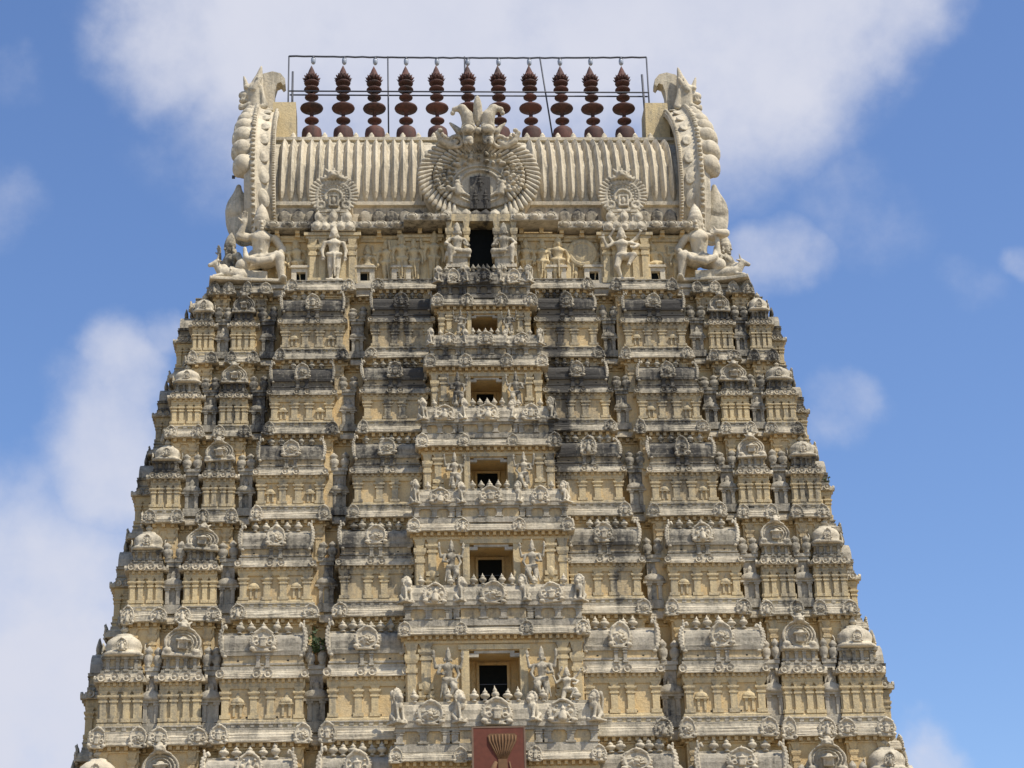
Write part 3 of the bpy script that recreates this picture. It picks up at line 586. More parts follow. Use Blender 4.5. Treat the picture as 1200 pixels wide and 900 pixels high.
def eave_mesh(W, e, H, d, ros, kind):
    ww = W-2*e; mb = MB(); z0, z1 = .40*H, .462*H
    mb.sweep(sq_path(ww, d), kapota(e, z0, z1), jit=.004, seg=.3)
    mb.sweep(sq_path(ww-.1, d), [(-.1, z1-.01), (.02, z1-.01), (.02, z1+.015*H), (-.03, z1+.02*H), (-.3, z1+.02*H)])
    for x in ros: rosette_dir(mb, x, -e*.90, (z0+z1)/2+.006*H, .034*H)
    if kind != 'oblong':
        for s in (-1, 1):
            for k in (.1, .37, .63, .9):
                o = len(mb.v); rosette_dir(mb, (k-.5)*ww, -e*.90-ww/2, (z0+z1)/2+.006*H, .034*H)
                for i in range(o, len(mb.v)):
                    vx, vy, vz = mb.v[i]; mb.v[i] = (-s*vy, s*vx+ww/2, vz)
    k = int(ww/.2)
    for i in range(k):
        x = -ww/2+ww*(i+.5)/k; mb.box(x-.05, x+.05, -e*.6, .05, z0-.025*H, z0+.01, 1)
    return mb.mesh('eave', [PALE, OCHRE])
def neck_mesh(ww, d, H, oblong):
    mb = MB(); z0, z1 = .475*H, .62*H; i = .06
    mb.box(-ww/2+i, ww/2-i, i, d, z0, z1, 1)
    mb.sweep(sq_path(ww-2*i, d), [(-.1, z0), (.07, z0), (.07, z0+.03*H), (-.02, z0+.035*H)])
    mb.sweep(sq_path(ww-2*i, d), [(-.1, z0+.045*H), (.035, z0+.045*H), (.035, z0+.06*H), (-.02, z0+.065*H)])
    o = len(mb.v)
    mb.sweep(sq_path(ww-2*i, d), [(-.1, z1-.03*H), (.06, z1-.025*H), (.08, z1), (-.1, z1)])
    # shift the swept rings back by the inset
    fixed = []
    for k, (x, y, z) in enumerate(mb.v):
        fixed.append((x, y+(i if k >= 8 else 0), z))
    mb.v = fixed
    if oblong:
        for s in (-1, 1): pilaster(mb, s*.16, i, z0+.02*H, z1+.01, .15, .1)
        for s in (-1, 1): mb.box(s*ww*.3-.035, s*ww*.3+.035, i-.004, i+.02, z0+.075*H, z0+.085*H, 2)
    else:
        for s in (-1, 1): pilaster(mb, s*ww*.10, i, z0+.02*H, z1+.01, ww*.1, .08); pilaster(mb, s*ww*.34, i, z0+.02*H, z1+.01, ww*.1, .08)
    return mb.mesh('neck', [GREY, OCHRE, OPENING])
def dome_mesh(W, H):
    mb = MB(); r = W*.42; z = .62*H
    mb.lathe([(r*.84, z-.02), (r*.98, z), (r*1.0, z+.02*H), (r*.86, z+.035*H), (r*.80, z+.05*H), (r*.84, z+.075*H), (r*.85, z+.10*H), (r*.76, z+.135*H), (r*.56, z+.165*H), (r*.42, z+.178*H), (r*.42, z+.19*H), (r*.30, z+.20*H), (r*.10, z+.205*H)], 24, (0, 0, 0), 0, sq=3.6)
    return mb.mesh('dome', [PALE])
def barrel_mesh(ww, H, r):
    """short vault along x; front at y=-r.. centre y=0"""
    mb = MB(); z = .62*H; h = .165*H
    pr = [(1.00, -.01), (1.05, .03), (1.05, .10), (.97, .13), (.98, .30), (1.0, .48), (.95, .68), (.82, .84), (.60, .95), (.55, .955), (.55, 1.04), (.40, 1.06), (0, 1.06)]
    pts = [(-a*r, z+b*h) for a, b in pr]+[(a*r, z+b*h) for a, b in pr[::-1][1:]]
    n = len(pts); L = ww/2; K = max(3, int(ww/.3))
    v = [(-L+2*L*k/K, y+rng.normal()*.005, q+rng.normal()*.005) for k in range(K+1) for y, q in pts]
    f = [(k*n+i, (k+1)*n+i, (k+1)*n+i+1, k*n+i+1) for k in range(K) for i in range(n-1)]+[tuple(range(n)), tuple(range((K+1)*n-1, K*n-1, -1))]
    mb.add(v, f)
    return mb.mesh('vault', [GREY])
def vault_y(W, H):
    """vault running back from the shell gable"""
    mb = MB(); pts = [(W*.42*math.cos(a), .62*H+.19*H*math.sin(a)) for a in np.linspace(0, math.pi, 9)]
    n = len(pts); v = [(x, .05, z) for x, z in pts]+[(x, 1.5, z) for x, z in pts]
    mb.add(v, [(i, i+n, i+n+1, i+1) for i in range(n-1)]+[tuple(range(n))[::-1]]); return mb.mesh('vault', [GREY])
def add_shrine(kind, loc, rz, W, e, H, d, S, st, detail=True, flank=False):
    ww = W-2*e
    nm = {'corner': 'corner_shrine', 'arched': 'arched_shrine', 'oblong': 'oblong_shrine'}[kind]
    wb = obj(nm, S['wall'], TOWER, (loc[0]+rng.uniform(-.02, .02), loc[1]+rng.uniform(-.015, .015), loc[2]), rz+rng.uniform(-.006, .006), stain=st*.32+rng.uniform(-.14, .12))
    def ch(n, me, l=(0, 0, 0), r=0, s=(1, 1, 1), k=1.0, b=0.0): return obj(n, me, wb, l, r, s, stain=st*k+b+rng.uniform(-.08, .08))
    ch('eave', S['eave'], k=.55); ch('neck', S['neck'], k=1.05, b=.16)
    if kind == 'corner':
        yd = ww*.36; ch('dome', S['roof'], (0, yd, 0), k=.45)
        for s, q in ((0, 0), (1, math.pi/2), (-1, -math.pi/2)):
            if s == 0: ch('medallion', ME['medallion'], (0, yd-W*.41, .70*H), 0, (.09*H, .10*H, .105*H), k=.6)
            else: ch('medallion', ME['medallion'], (s*W*.41, yd, .70*H), q, (.09*H, .10*H, .105*H), k=.6)
        ch('finial', ME['finial'], (0, yd-.05, .815*H), 0, (.10*H,)*3, k=.4)
    elif kind == 'arched':
        ch('vault', S['roof'], k=.8); ch('shell_gable', ME['shell_gable'], (0, .22 if flank else 0, .62*H), 0, (W*.78*rng.uniform(.94, 1.05), W*(.25 if flank else .7), (.17 if flank else .235)*H*rng.uniform(.95, 1.04)), k=.6)
    if kind == 'arched' and flank: ch('leaf_crest', ME['leaf_crest'], (0, .25, .80*H), 0, .22*H, k=.8, b=.2)
    if kind == 'oblong':
        ch('vault', S['roof'], (0, S['r']+.04, 0), k=1.05, b=.15)
        for s in () if flank else (-1, 1):
            ch('roof_horn', ME['roof_horn'], (s*(ww/2-.04), S['r']*.10, .585*H), 0, (-s*(.19*H), .62, .265*H), k=.45, b=.0)
        ch('medallion', ME['medallion'], (0, -.06, .71*H), 0, (.215*H, .22*H, .20*H), k=.6)
        nf = S['nf']
        for i in range(nf):
            if rng.random() < .07: continue
            ch('finial', ME['finial'], ((i-(nf-1)/2)*ww*.74/nf, S['r']*.5, .785*H), 0, (.105*H*rng.uniform(.9, 1.1), .105*H, .105*H*rng.uniform(.88, 1.08)), k=.6)
        if detail:
            pw = S['pw']; zb, zt = .09*H, .34*H
            for x in (-ww/2+pw*.6, -pw*.95, pw*.95, ww/2-pw*.6): ch('pilaster', S['pil'], (x, .05, zb), k=.40)
for j in range(1, 7):
    P, bays, X, kw, pw, y0, g = plan(j); H = ZC[j-1]-ZC[j]; e = EIN[j]; st = STN[j]
    SH = {}
    for i, kind in enumerate(('corner', 'arched', 'oblong', 'oblong')):
        W = BAY[j][i][0]-BAY[j][i][1]; ww = W-2*e
        d = ww if kind == 'corner' else 1.5
        mb, zw, pw_ = shrine_walls(W, e, H, kind, d, i == 2)
        S = dict(wall=mb.mesh('shrine_wall', [CREAM, OCHRE if kind == 'oblong' else CREAM, OPENING]), pw=pw_)
        if kind == 'oblong': ros = [-ww/2-.02, -.2, .2, ww/2+.02]
        else: ros = [(k-.5)*ww for k in (.04, .35, .65, .96)]
        S['eave'] = eave_mesh(W, e, H, d, ros, kind); S['neck'] = neck_mesh(ww, d, H, kind == 'oblong'); S['r'] = .48
        S['roof'] = dome_mesh(W, H) if kind == 'corner' else vault_y(W, H) if kind == 'arched' else barrel_mesh(ww-.1, H, .48)
        if kind == 'oblong': S['pil'] = small_pil_mesh(.25*H, pw_, .09); S['nf'] = 5 if i == 2 else 6
        for s in (-1, 1):
            x = s*(BAY[j][i][0]+BAY[j][i][1])/2
            add_shrine(kind, (x, YF[j]-PROJ[i], ZC[j]), 0, W, e, H, d, S, st+(.12 if i == 3 and j < 4 else 0)+rng.uniform(-.08, .08))
        SH[i] = S
    # flanks of the tower
    W = BAY[j][1][0]-BAY[j][1][1]
    for s in (-1, 1):
        add_shrine('arched', (s*(X+.72), y0+g+pw/2, ZC[j]), s*math.pi/2, W, e, H, 1.5, SH[1], st, True, True)
        W2 = BAY[j][2][0]-BAY[j][2][1]
        add_shrine('oblong', (s*(X+1.0), 0, ZC[j]), s*math.pi/2, W2, e, H, 1.5, SH[2], st, False, True)
        add_shrine('corner', (s*(X-kw/2), -YF[j], ZC[j]), math.pi, BAY[j][0][0]-BAY[j][0][1], e, H, kw, SH[0], st)
    # recess columns between the shrines
    mb = MB(); pot_relief(mb, 0, -.02, .09*H, .34*H); mb.box(-.20, .20, .02, .4, 0, .5*H); mb.box(-.26, .26, -.08, .4, .0, .085*H); mb.box(-.22, .22, -.06, .4, .46*H, .50*H); mb.box(-.26, .26, -.10, .4, .50*H, .53*H)
    rcm = mb.mesh('recess_column', [GREY])
    mb = MB(); mb.lathe([(.10, 0), (.13, .03), (.08, .06), (.15, .14*H/4), (.16, .2*H/4), (.15, .3*H/4), (.08, .36*H/4), (.14, .40*H/4), (.13, .46*H/4), (.03, .56*H/4)], 10); blm = mb.mesh('baluster', [GREY])
    for s in (-1, 1):
        for a, b in ((0, 1), (1, 2), (2, 3)):
            x = s*(BAY[j][a][1]+BAY[j][b][0])/2; gap = BAY[j][a][1]-BAY[j][b][0]
            k = min(1.0, (gap+2*e)/.75)
            rcol = obj('recess_column', rcm, TOWER, (x, YF[j]+.16, ZC[j]), 0, (k*1.15, 1, 1), stain=st*.75+.10)
            for q in (-1, 1): obj('baluster', blm, rcol, (q*.17, -.02, .53*H), 0, (1, 1, 1.25), stain=st*.75+.10)

# --- central projecting bay: doorway storeys, parapets, statues
ZP = [36.63, 33.99, 30.67, 27.3, 23.37, 18.84, 13.9]
HC = [1.95, 2.27, 2.60, 2.93, 3.28, 3.60, 3.95]
PY = [y-1.05 for y in YF]
CST = [.72, .60, .48, .38, .28, .18, .10]
def parapet(j, Ht, extra=0.0):
    """little roofed balustrade standing on the central cornice j"""
    hw = HC[j]-.22; y = PY[j]-.03; z = ZP[j]+.004; st = CST[j]
    hb = .205*Ht; hr = .17*Ht; c = .37*hw
    mb = MB()
    for x0, x1, yy in ((-hw, -c-.02, y), (-c, c, y-.07), (c+.02, hw, y)):
        mb.box(x0, x1, yy, y+1.2, z+.0, z+hb, 1)
        mb.box(x0-.04, x1+.04, yy-.07, y+1.2, z, z+.05*Ht); mb.box(x0-.02, x1+.02, yy-.04, y+1.2, z+.05*Ht, z+.065*Ht)
        mb.box(x0-.05, x1+.05, yy-.14, y+1.2, z+hb-.02*Ht, z+hb+.012*Ht); mb.box(x0-.02, x1+.02, yy-.08, y+1.2, z+hb-.045*Ht, z+hb-.02*Ht)
    for x in (-.62*hw, 0, .62*hw):
        for s in (-1, 1): pilaster(mb, x+s*.115*hw, y-(.07 if x == 0 else 0), z+.065*Ht, z+hb-.03*Ht, .085*hw, .07)
    for x in (-.97*hw, .97*hw, -.42*hw, .42*hw): pilaster(mb, x, y, z+.065*Ht, z+hb-.03*Ht, .08*hw, .07)
    base = obj('parapet', mb.mesh('parapet', [GREY, OCHRE]), TOWER, stain=st*.9+.08)
    # rounded coping
    mb = MB()
    for x0, x1, yy in ((-hw, -c-.02, y), (-c, c, y-.07), (c+.02, hw, y)):
        pr = [(-.10, 0), (-.13, .12), (-.11, .35), (-.12, .55), (-.07, .80), (.0, .86), (.0, 1.0), (.24, 1.0), (.30, .8), (.34, 0)]
        n = len(pr); v = [(x0, yy+a, z+hb+.012*Ht+b*hr) for a, b in pr]+[(x1, yy+a, z+hb+.012*Ht+b*hr) for a, b in pr]
        mb.add(v, [(i, i+n, i+n+1, i+1) for i in range(n-1)]+[tuple(range(n)), tuple(range(2*n-1, n-1, -1))])
    obj('coping', mb.mesh('coping', [PALE]), base, stain=st*.8+.05)
    zt = z+hb+hr
    for x in (-.66*hw, 0, .66*hw):
        k = .215*Ht*(1.1 if x == 0 else 1.0)
        obj('medallion', ME['medallion'], base, (x, y-.18-(.07 if x == 0 else 0), z+hb+.085*Ht), 0, (min(k*1.1, hw*.36), k, k*.88), stain=st*.5+rng.uniform(-.15, .05))
    for x in (-hw*.99, -c, c, hw*.99):
        obj('lion', ME['lion'], base, (x, y-.06, z+hb+.02*Ht), .7 if x < 0 else -.7, (.20*Ht*1.0, .20*Ht*.9, .245*Ht), stain=st*.5+rng.uniform(-.1, .1))
    for x in [i*c*.30 for i in (-2, -1, 0, 1, 2)]+[s*(c+.30*(hw-c)*q) for s in (-1, 1) for q in (.55, 2.35)]:
        obj('finial', ME['finial'], base, (x, y+.05-(.1 if abs(x) < c else 0), zt+.006*Ht), 0, (.098*Ht, .098*Ht, .108*Ht), stain=st*.4)
for j in range(0, 7):
    hw = HC[j]-.22; th = .34; y = PY[j]; st = CST[j]
    path = [(-hw, YF[j]+.6), (-hw, y), (hw, y), (hw, YF[j]+.6)]
    mb = MB(); mb.sweep(path, kapota(.27, ZP[j]-th, ZP[j]), False, 0, .005, .4); cor = obj('porch_cornice', mb.mesh('porch_cornice', [PALE]), TOWER, stain=st*.5)
    for x in (-hw-.02, -.37*hw, .37*hw, hw+.02):
        obj('horseshoe_ornament', ME['medallion'], cor, (x, y-.26, ZP[j]-th*.42), 0, th*1.55, stain=st*.6+rng.uniform(-.1, .1))
    mb = MB(); dentils(mb, path[:3]+[(hw, y+.01)], ZP[j]-th+.005, .13, .24, .11, .15); mb.sweep(path, [(0, ZP[j]-th-.26), (.05, ZP[j]-th-.26), (.05, ZP[j]-th-.17), (0, ZP[j]-th-.17)], False)
    obj('dentil_band', mb.mesh('dentil_band', [OCHRE]), TOWER, stain=st*.3-.1)
    if j == 6: break
    zb = ZP[j+1]; zt = ZP[j]-.02; Ht = zt-zb; dw = .285*hw; ztop = ZP[j]-th-.115*Ht; rec = 1.3
    mb = MB()
    mb.box(-hw, -dw, y, YF[j]+.9, zb-.2, ZP[j]-th+.02); mb.box(dw, hw, y, YF[j]+.9, zb-.2, ZP[j]-th+.02); mb.box(-dw-.001, dw+.001, y+.003, YF[j]+.9, ztop, ZP[j]-th+.018)
    mb.box(-hw+.3, hw-.3, y+.2, YF[j]+.9, ZP[j]-th, ZP[j]-.03)
    mb.box(-dw-.01, dw+.01, y+rec, y+rec+.3, zb-.1, ztop+.01)
    pwall = obj('porch_wall', mb.mesh('porch_wall', [OCHRE]), TOWER, stain=st*.35-.15)
    # dark pane for the door hole in the recess; shade is in its colour
    iw = dw*.56; zd = ztop-.035*Ht
    mb = MB(); mb.box(-iw, iw, y+rec-.03, y+rec+.05, zb, zd); obj('doorway', mb.mesh('doorway', [OPENING]), pwall)
    mb = MB(); fw = .10*iw+.04
    mb.box(-iw-fw, -iw, y+rec-.09, y+rec+.02, zb, zd+fw); mb.box(iw, iw+fw, y+rec-.09, y+rec+.02, zb, zd+fw); mb.box(-iw-.001, iw+.001, y+rec-.088, y+rec+.02, zd, zd+fw)
    obj('door_frame', mb.mesh('door_frame', [OCHRE]), pwall)
    for q in (.45, .62, .8):
        mb = MB(); mb.box(-iw, iw, y+rec-.05, y+rec-.035, zb+q*(zd-zb), zb+q*(zd-zb)+.03); obj('door_bar', mb.mesh('door_bar', [IRON]), pwall)
    # opening frame with brackets and lintel rail
    mb = MB()
    for s in (-1, 1): mb.box(min(s*dw, s*(dw+.09*hw)), max(s*dw, s*(dw+.09*hw)), y-.07, y+.01, zb, ztop+.05)
    mb.box(-dw-.12*hw, dw+.12*hw, y-.09, y+.01, ztop+.03, ztop+.045*Ht)
    obj('opening_frame', mb.mesh('opening_frame', [CREAM]), pwall, stain=st*.4)
    mb = MB(); mb.box(-dw*.8, dw*.8, y-.02, y+.10, ztop-.02*Ht, ztop-.001); mb.box(-dw, -dw*.62, y-.03, y+.12, ztop-.05*Ht, ztop-.022*Ht); mb.box(dw*.62, dw, y-.03, y+.12, ztop-.05*Ht, ztop-.022*Ht)
    obj('lintel_rail', mb.mesh('lintel_rail', [GREY]), pwall, stain=.2)
    hp = .60*Ht; z0 = zb+.25*Ht; pm = small_pil_mesh(ZP[j]-th-.26-z0, .12*hw, .10)
    for x in (-.93*hw, .93*hw): obj('pilaster', pm, pwall, (x, y, z0), stain=st*.5)
    h2 = ZP[j]-th-.26-z0; mb = MB(); q_ = .042*hw
    pilaster(mb, 0, 0, .42*h2, h2, .13*hw, .10); mb.lathe([(q_, .36*h2), (1.5*q_, .42*h2), (1.7*q_, .48*h2), (1.1*q_, .54*h2), (.8*q_, .58*h2)], 10, sy=.8)
    for q in (-1, 1): pilaster(mb, q*.05*hw, 0, 0, .40*h2, .07*hw, .09)
    pcm = mb.mesh('pot_column', [CREAM])
    for s in (-1, 1): obj('pot_column', pcm, pwall, (s*.77*hw, y-.02, z0), stain=st*.5)
    parapet(j+1, Ht)
parapet(0, 3.0)

# --- crowning storey: neck wall with reliefs, eave, ribbed barrel roof
Z0 = 37.90; ZE = 40.32; GY = -5.90; GX = 8.45
mb = MB(); mb.box(-GX, GX, GY, -GY, Z0-.1, ZE); mb.box(-GX+.2, GX-.2, GY+.2, -GY-.2, ZE-.05, ZE+.6)
for s in (-1, 1): mb.box(s*9.3-.75, s*9.3+.75, -3.2, 3.2, Z0-.05, 39.6)
mb.box(-10.1, 10.1, -6.42, 6.4, 37.5, Z0-.01, 1); mb.box(-10.2, 10.2, -6.52, 6.5, 37.64, Z0-.12, 1)
neck = obj('crown_wall', mb.mesh('crown_wall', [OCHRE, GREY]), TOWER, stain=-.05)
mb = MB(); pth = [(-GX, GY), (GX, GY), (GX, -GY), (-GX, -GY)]
mb.sweep(pth, [(-.1, Z0-.01), (.10, Z0-.01), (.10, Z0+.12), (.05, Z0+.14), (.05, Z0+.20), (-.1, Z0+.22)]); mb.sweep(pth, [(0, ZE-.42), (.08, ZE-.42), (.10, ZE-.34), (.16, ZE-.30), (.16, ZE-.20), (0, ZE-.20)])
obj('crown_moulding', mb.mesh('crown_moulding', [CREAM]), neck, stain=.2)
# projecting bays of the neck
for xc, wv in ((-5.75, 1.9), (5.6, 1.9), (-2.35, 1.5), (2.3, 1.5)):
    mb = MB(); big = abs(xc) > 4; yb = GY-(.42 if big else .22)
    mb.box(xc-wv/2, xc+wv/2, yb, GY+.1, Z0-.01, ZE-.22, 1)
    mb.box(xc-wv/2-.08, xc+wv/2+.08, yb-.08, GY+.1, ZE-.48, ZE-.36); mb.box(xc-wv/2-.15, xc+wv/2+.15, yb-.14, GY+.1, ZE-.36, ZE-.24)
    b = obj('neck_bay', mb.mesh('neck_bay', [CREAM, CREAM if big else OCHRE]), TOWER, stain=.1)
    pm = small_pil_mesh(ZE-.5-Z0, .30, .10)
    if big:
        for x in (-wv/2+.2, wv/2-.2, -.38, .38): obj('pilaster', pm, b, (xc+x, yb, Z0), stain=.15)
# rafter brackets below the eave
mb = MB(); mb.box(-.08, .08, -.30, .05, -.22, 0); mb.box(-.10, .10, -.16, .05, -.32, -.20); brm = mb.mesh('bracket', [OCHRE])
for x in np.arange(-7.9, 8.0, .79):
    if abs(x) > 1.4: obj('bracket', brm, neck, (float(x), GY-.1, ZE+.02), stain=.1)
# reliefs
xs_r = [-7.75, -7.0, -4.35, -3.6, -3.05, -2.55, -1.85, 1.75, 2.35, 2.95, 3.55, 4.35, 6.95, 7.6]
for i, x in enumerate(xs_r):
    h = 1.95+.15*math.sin(i*2.3); yb = GY-.22 if 1.6 < abs(x) < 3.1 else GY
    o = obj('relief_figure', ME['relief'], neck, (x, yb-.06, Z0+.12), .0, (h*(1 if i % 2 else -1)*.98, h*.95, h), stain=.05)
mb = MB(); mb.lathe([(.55, 0), (.62, .06), (.55, .12), (.45, .13), (.40, .10), (.3, .12)], 22, (0, 0, 0), axis='y', smooth=False); whl = mb.mesh('relief_wheel', [CREAM])
obj('relief_wheel', whl, neck, (3.95, GY-.10, 39.35), rot=(0, 0, math.pi), stain=.1)
# little vent niches at the foot of the wall
def niche(x, y, wv, h, grille=False):
    mb = MB(); mb.box(x-wv/2, x-wv*.24, y-.25, y, Z0+.02, Z0+h); mb.box(x+wv*.24, x+wv/2, y-.25, y, Z0+.02, Z0+h); mb.box(x-wv*.241, x+wv*.241, y-.249, y, Z0+.02, Z0+.25*h); mb.box(x-wv*.241, x+wv*.241, y-.249, y, Z0+.78*h, Z0+h)
    mb.box(x-wv*.58, x+wv*.58, y-.32, y, Z0+h, Z0+h*1.14, 0, .06); mb.box(x-wv*.24, x+wv*.24, y-.06, y-.04, Z0+.25*h, Z0+.78*h, 1)
    n = obj('vent_niche', mb.mesh('vent_niche', [PALE, OPENING]), TOWER, stain=.05)
    if grille:
        for q in (.36, .5, .64):
            mb = MB(); mb.box(x-wv*.24, x+wv*.24, y-.2, y-.17, Z0+q*h, Z0+(q+.06)*h); obj('grille_bar', mb.mesh('grille_bar', [PALE]), n)
        mb = MB(); mb.box(x-.02, x+.02, y-.205, y-.165, Z0+.25*h, Z0+.78*h); obj('grille_bar', mb.mesh('grille_bar', [PALE]), n)
for x, g_ in ((-6.95, False), (-4.5, False), (-3.1, True), (2.9, False), (4.35, False), (6.75, False)): niche(x, GY-.12, .74, .72, g_)
# eave
def eave_run(x0, x1, y, z, ov, st):
    mb = MB(); pr = [(.35, -.02), (-ov*.9, 0), (-ov, .03), (-ov, .07), (-ov*.93, .08), (-ov*.86, .32), (-ov*.5, .44), (0, .52), (.45, .56)]
    n = len(pr); v = [(x0, y+a, z+b) for a, b in pr]+[(x1, y+a, z+b) for a, b in pr]
    mb.add(v, [(i, i+n, i+n+1, i+1) for i in range(n-1)]+[tuple(range(n)), tuple(range(2*n-1, n-1, -1))])
    e = obj('roof_eave', mb.mesh('roof_eave', [GREY]), TOWER, stain=st)
    k = max(1, int((x1-x0)/.56))
    for i in range(k):
        x = x0+(x1-x0)*(i+.5)/k
        obj('lotus_disc', LOT, e, (x, y-ov*.90, z+.20), rot=(rad(-10), 0, 0), sc=(1, 1, 1), stain=st-.15+rng.uniform(-.2, .2))
mb = MB(); mb.lathe([(.25, 0), (.25, .05), (.18, .10), (.15, .07), (.08, .12), (.02, .13)], 14, sx=1.0, sy=.62, smooth=False)
LOT = mb.mesh('lotus_disc', [PALE])
for v in LOT.vertices: v.co = (v.co.x, -v.co.z, v.co.y)
LOT.flip_normals()
eave_run(-8.35, -3.0, GY, ZE-.08, .58, .55); eave_run(3.0, 8.35, GY, ZE-.08, .58, .35)
eave_run(-3.0, -1.15, GY-.45, ZE+.02, .6, .5); eave_run(1.15, 3.0, GY-.45, ZE+.02, .6, .2)
# barrel roof
PR = [(-4.95, 41.10), (-4.88, 41.16), (-4.88, 42.0), (-5.0, 42.06), (-5.0, 42.22), (-4.82, 42.26), (-4.86, 43.0), (-4.66, 44.0), (-4.12, 45.0), (-3.2, 45.85), (-1.95, 46.55), (-1.40, 46.62), (-1.40, 46.70), (-1.28, 46.74), (-1.28, 47.06), (-1.42, 47.10), (-1.42, 47.24), (-.95, 47.42), (0, 47.75)]
pts = PR+[(-y, z) for y, z in PR[::-1][1:]]
mb = MB(); n = len(pts); L = 8.62
mb.add([(-L, y, z) for y, z in pts]+[(L, y, z) for y, z in pts], [(i, i+n, i+n+1, i+1) for i in range(n-1)]+[tuple(range(n)), tuple(range(2*n-1, n-1, -1))])
roof = obj('barrel_roof', mb.mesh('barrel_roof', [PALE]), TOWER, stain=.18)
# ribs: pointed flutes following the curve of the vault
rp = [(-4.80, 42.26, .0), (-4.86, 42.7, 1), (-4.84, 43.2, 1), (-4.66, 44.0, 1), (-4.40, 44.55, 1), (-4.12, 45.0, 1), (-3.65, 45.5, 1), (-3.2, 45.85, 1), (-2.6, 46.2, .95), (-1.95, 46.50, .12)]
tt = np.linspace(0, 1, len(rp)); cy_ = np.polyfit(tt, [p[0] for p in rp], 4); cz_ = np.polyfit(tt, [p[1] for p in rp], 4); t2 = np.linspace(0, 1, 20)
rp = [(float(np.polyval(cy_, q)), float(np.polyval(cz_, q)), float(np.interp(q, tt, [p[2] for p in rp]))) for q in t2]
mb = MB(); v = []; f = []
for i, (y, z, k) in enumerate(rp):
    a = np.array(rp[max(i-1, 0)][:2]); b = np.array(rp[min(i+1, len(rp)-1)][:2]); d = (b-a)/np.linalg.norm(b-a); nn = np.array([-d[1], d[0]])
    wv = .155*(.35+.65*k); hh = .21*k
    v += [(-wv, y+nn[0]*-.04, z+nn[1]*-.04), (-wv*.55, y+nn[0]*hh*.55, z+nn[1]*hh*.55), (0, y+nn[0]*hh*1.15, z+nn[1]*hh*1.15), (wv*.55, y+nn[0]*hh*.55, z+nn[1]*hh*.55), (wv, y+nn[0]*-.04, z+nn[1]*-.04)]
for i in range(len(rp)-1):
    for q in range(4): f.append((i*5+q, i*5+q+1, (i+1)*5+q+1, (i+1)*5+q))
mb.add(v, f); ribm = mb.mesh('roof_rib', [PALE])
x = -7.85
while x < 7.9:
    if abs(x) > 1.9: obj('roof_rib', ribm, roof, (x+rng.uniform(-.015, .015), 0, 0), 0, (rng.uniform(.95, 1.05), 1, 1), stain=.12+rng.uniform(-.1, .12))
    x += .374
# petals of the lower band
mb = MB(); mb.lathe([(.16, .0), (.25, .12), (.27, .35), (.20, .55), (.05, .70)], 12, sy=.32); pet = mb.mesh('band_petal', [GREY])
for x in np.arange(-7.7, 7.8, .53):
    if abs(x) > 2.3 and abs(abs(x)-5.6) > .75: obj('band_petal', pet, roof, (float(x), -4.88, 41.22), stain=.6)
# ridge crests
mb = MB(); mb.lathe([(.26, 0), (.24, .10), (.10, .16), (.12, .22), (.03, .36)], 10, sy=.6); crm = mb.mesh('ridge_crest', [PALE])
mb = MB(); mb.lathe([(.05, -.07), (.26, -.04), (.29, 0), (.26, .04), (.05, .07)], 12, sy=.4); lzm = mb.mesh('ridge_lozenge', [PALE])
for x in np.arange(-7.6, 7.7, .66):
    if abs(x) > 1.2: obj('ridge_crest', crm, roof, (float(x), -1.15, 47.24), stain=.1); obj('ridge_lozenge', lzm, roof, (float(x)+.33, -1.33, 46.90), stain=.0, sc=(1, 1, 1.5))

# --- great central gable
GC = (-.02, -6.45, 42.55); RG = 2.36
mb = MB()
ang = [rad(a) for a in np.linspace(-62, 242, 40)]
ol = [(GC[0]+(RG-.18)*math.cos(a), GC[2]+(RG-.25)*.80*math.sin(a)) for a in ang]
mb.extr(ol, GC[1]+.12, GC[1]+3.2)
mb.box(-1.75, 1.75, GC[1]+.1, -4.5, 40.5, 41.15)
gab = obj('great_gable', mb.mesh('great_gable', [PALE]), TOWER, stain=.1)
pm_ = sculpt('petal', [('c', (0, 0, .0), (0, -.05, .46), .10, .14), ('e', (0, -.08, .52), (.13, .10, .12)), ('-', 'hard', 'c', (0, -.16, .05), (0, -.24, .45), .05, .05)], (-.2, -.26, -.14), (.2, .16, .68), .035, [PALE], .03)
NP = 49
for i in range(NP):
    a = rad(-58+296*i/(NP-1)); r = RG-.46
    if 70 < math.degrees(a) < 110: continue
    lean = a-math.pi/2+(-.55 if a < math.pi/2 else .55)
    obj('petal', pm_, gab, (GC[0]+r*math.cos(a), GC[1]+.05, GC[2]+r*.80*math.sin(a)), rot=(0, -lean, 0), sc=(.74, 1.1, .92), stain=.05+rng.uniform(-.1, .1))
for i in range(37):
    a = rad(-40+260*i/36); r = RG-1.0
    lean = a-math.pi/2+(-.4 if a < math.pi/2 else .4)
    obj('petal', pm_, gab, (GC[0]+r*math.cos(a), GC[1]-.02, GC[2]+r*.80*math.sin(a)), rot=(0, -lean, 0), sc=(.60, .9, .75), stain=.15+rng.uniform(-.1, .15))
rel = [('d', (0, .12, 0), 1.66, .10), ('hard', 't', (0, -.02, -.45), .72, .07), ('hard', 't', (0, -.02, -.45), .95, .045)]
for ring_, nb, rr in ((1.13, 17, .10), (1.36, 21, .085), (1.52, 25, .07)):
    for i in range(nb):
        a = rad(-25+230*i/(nb-1)); q = 1.0+.10*math.sin(i*1.7); c_ = (ring_*math.cos(a)*q, -.04, -.22+ring_*.9*math.sin(a)*q)
        rel.append(('hard', 'e', c_, (rr*(1+.3*math.sin(i*2.9)), .17, rr*(1+.3*math.cos(i*2.3)))))
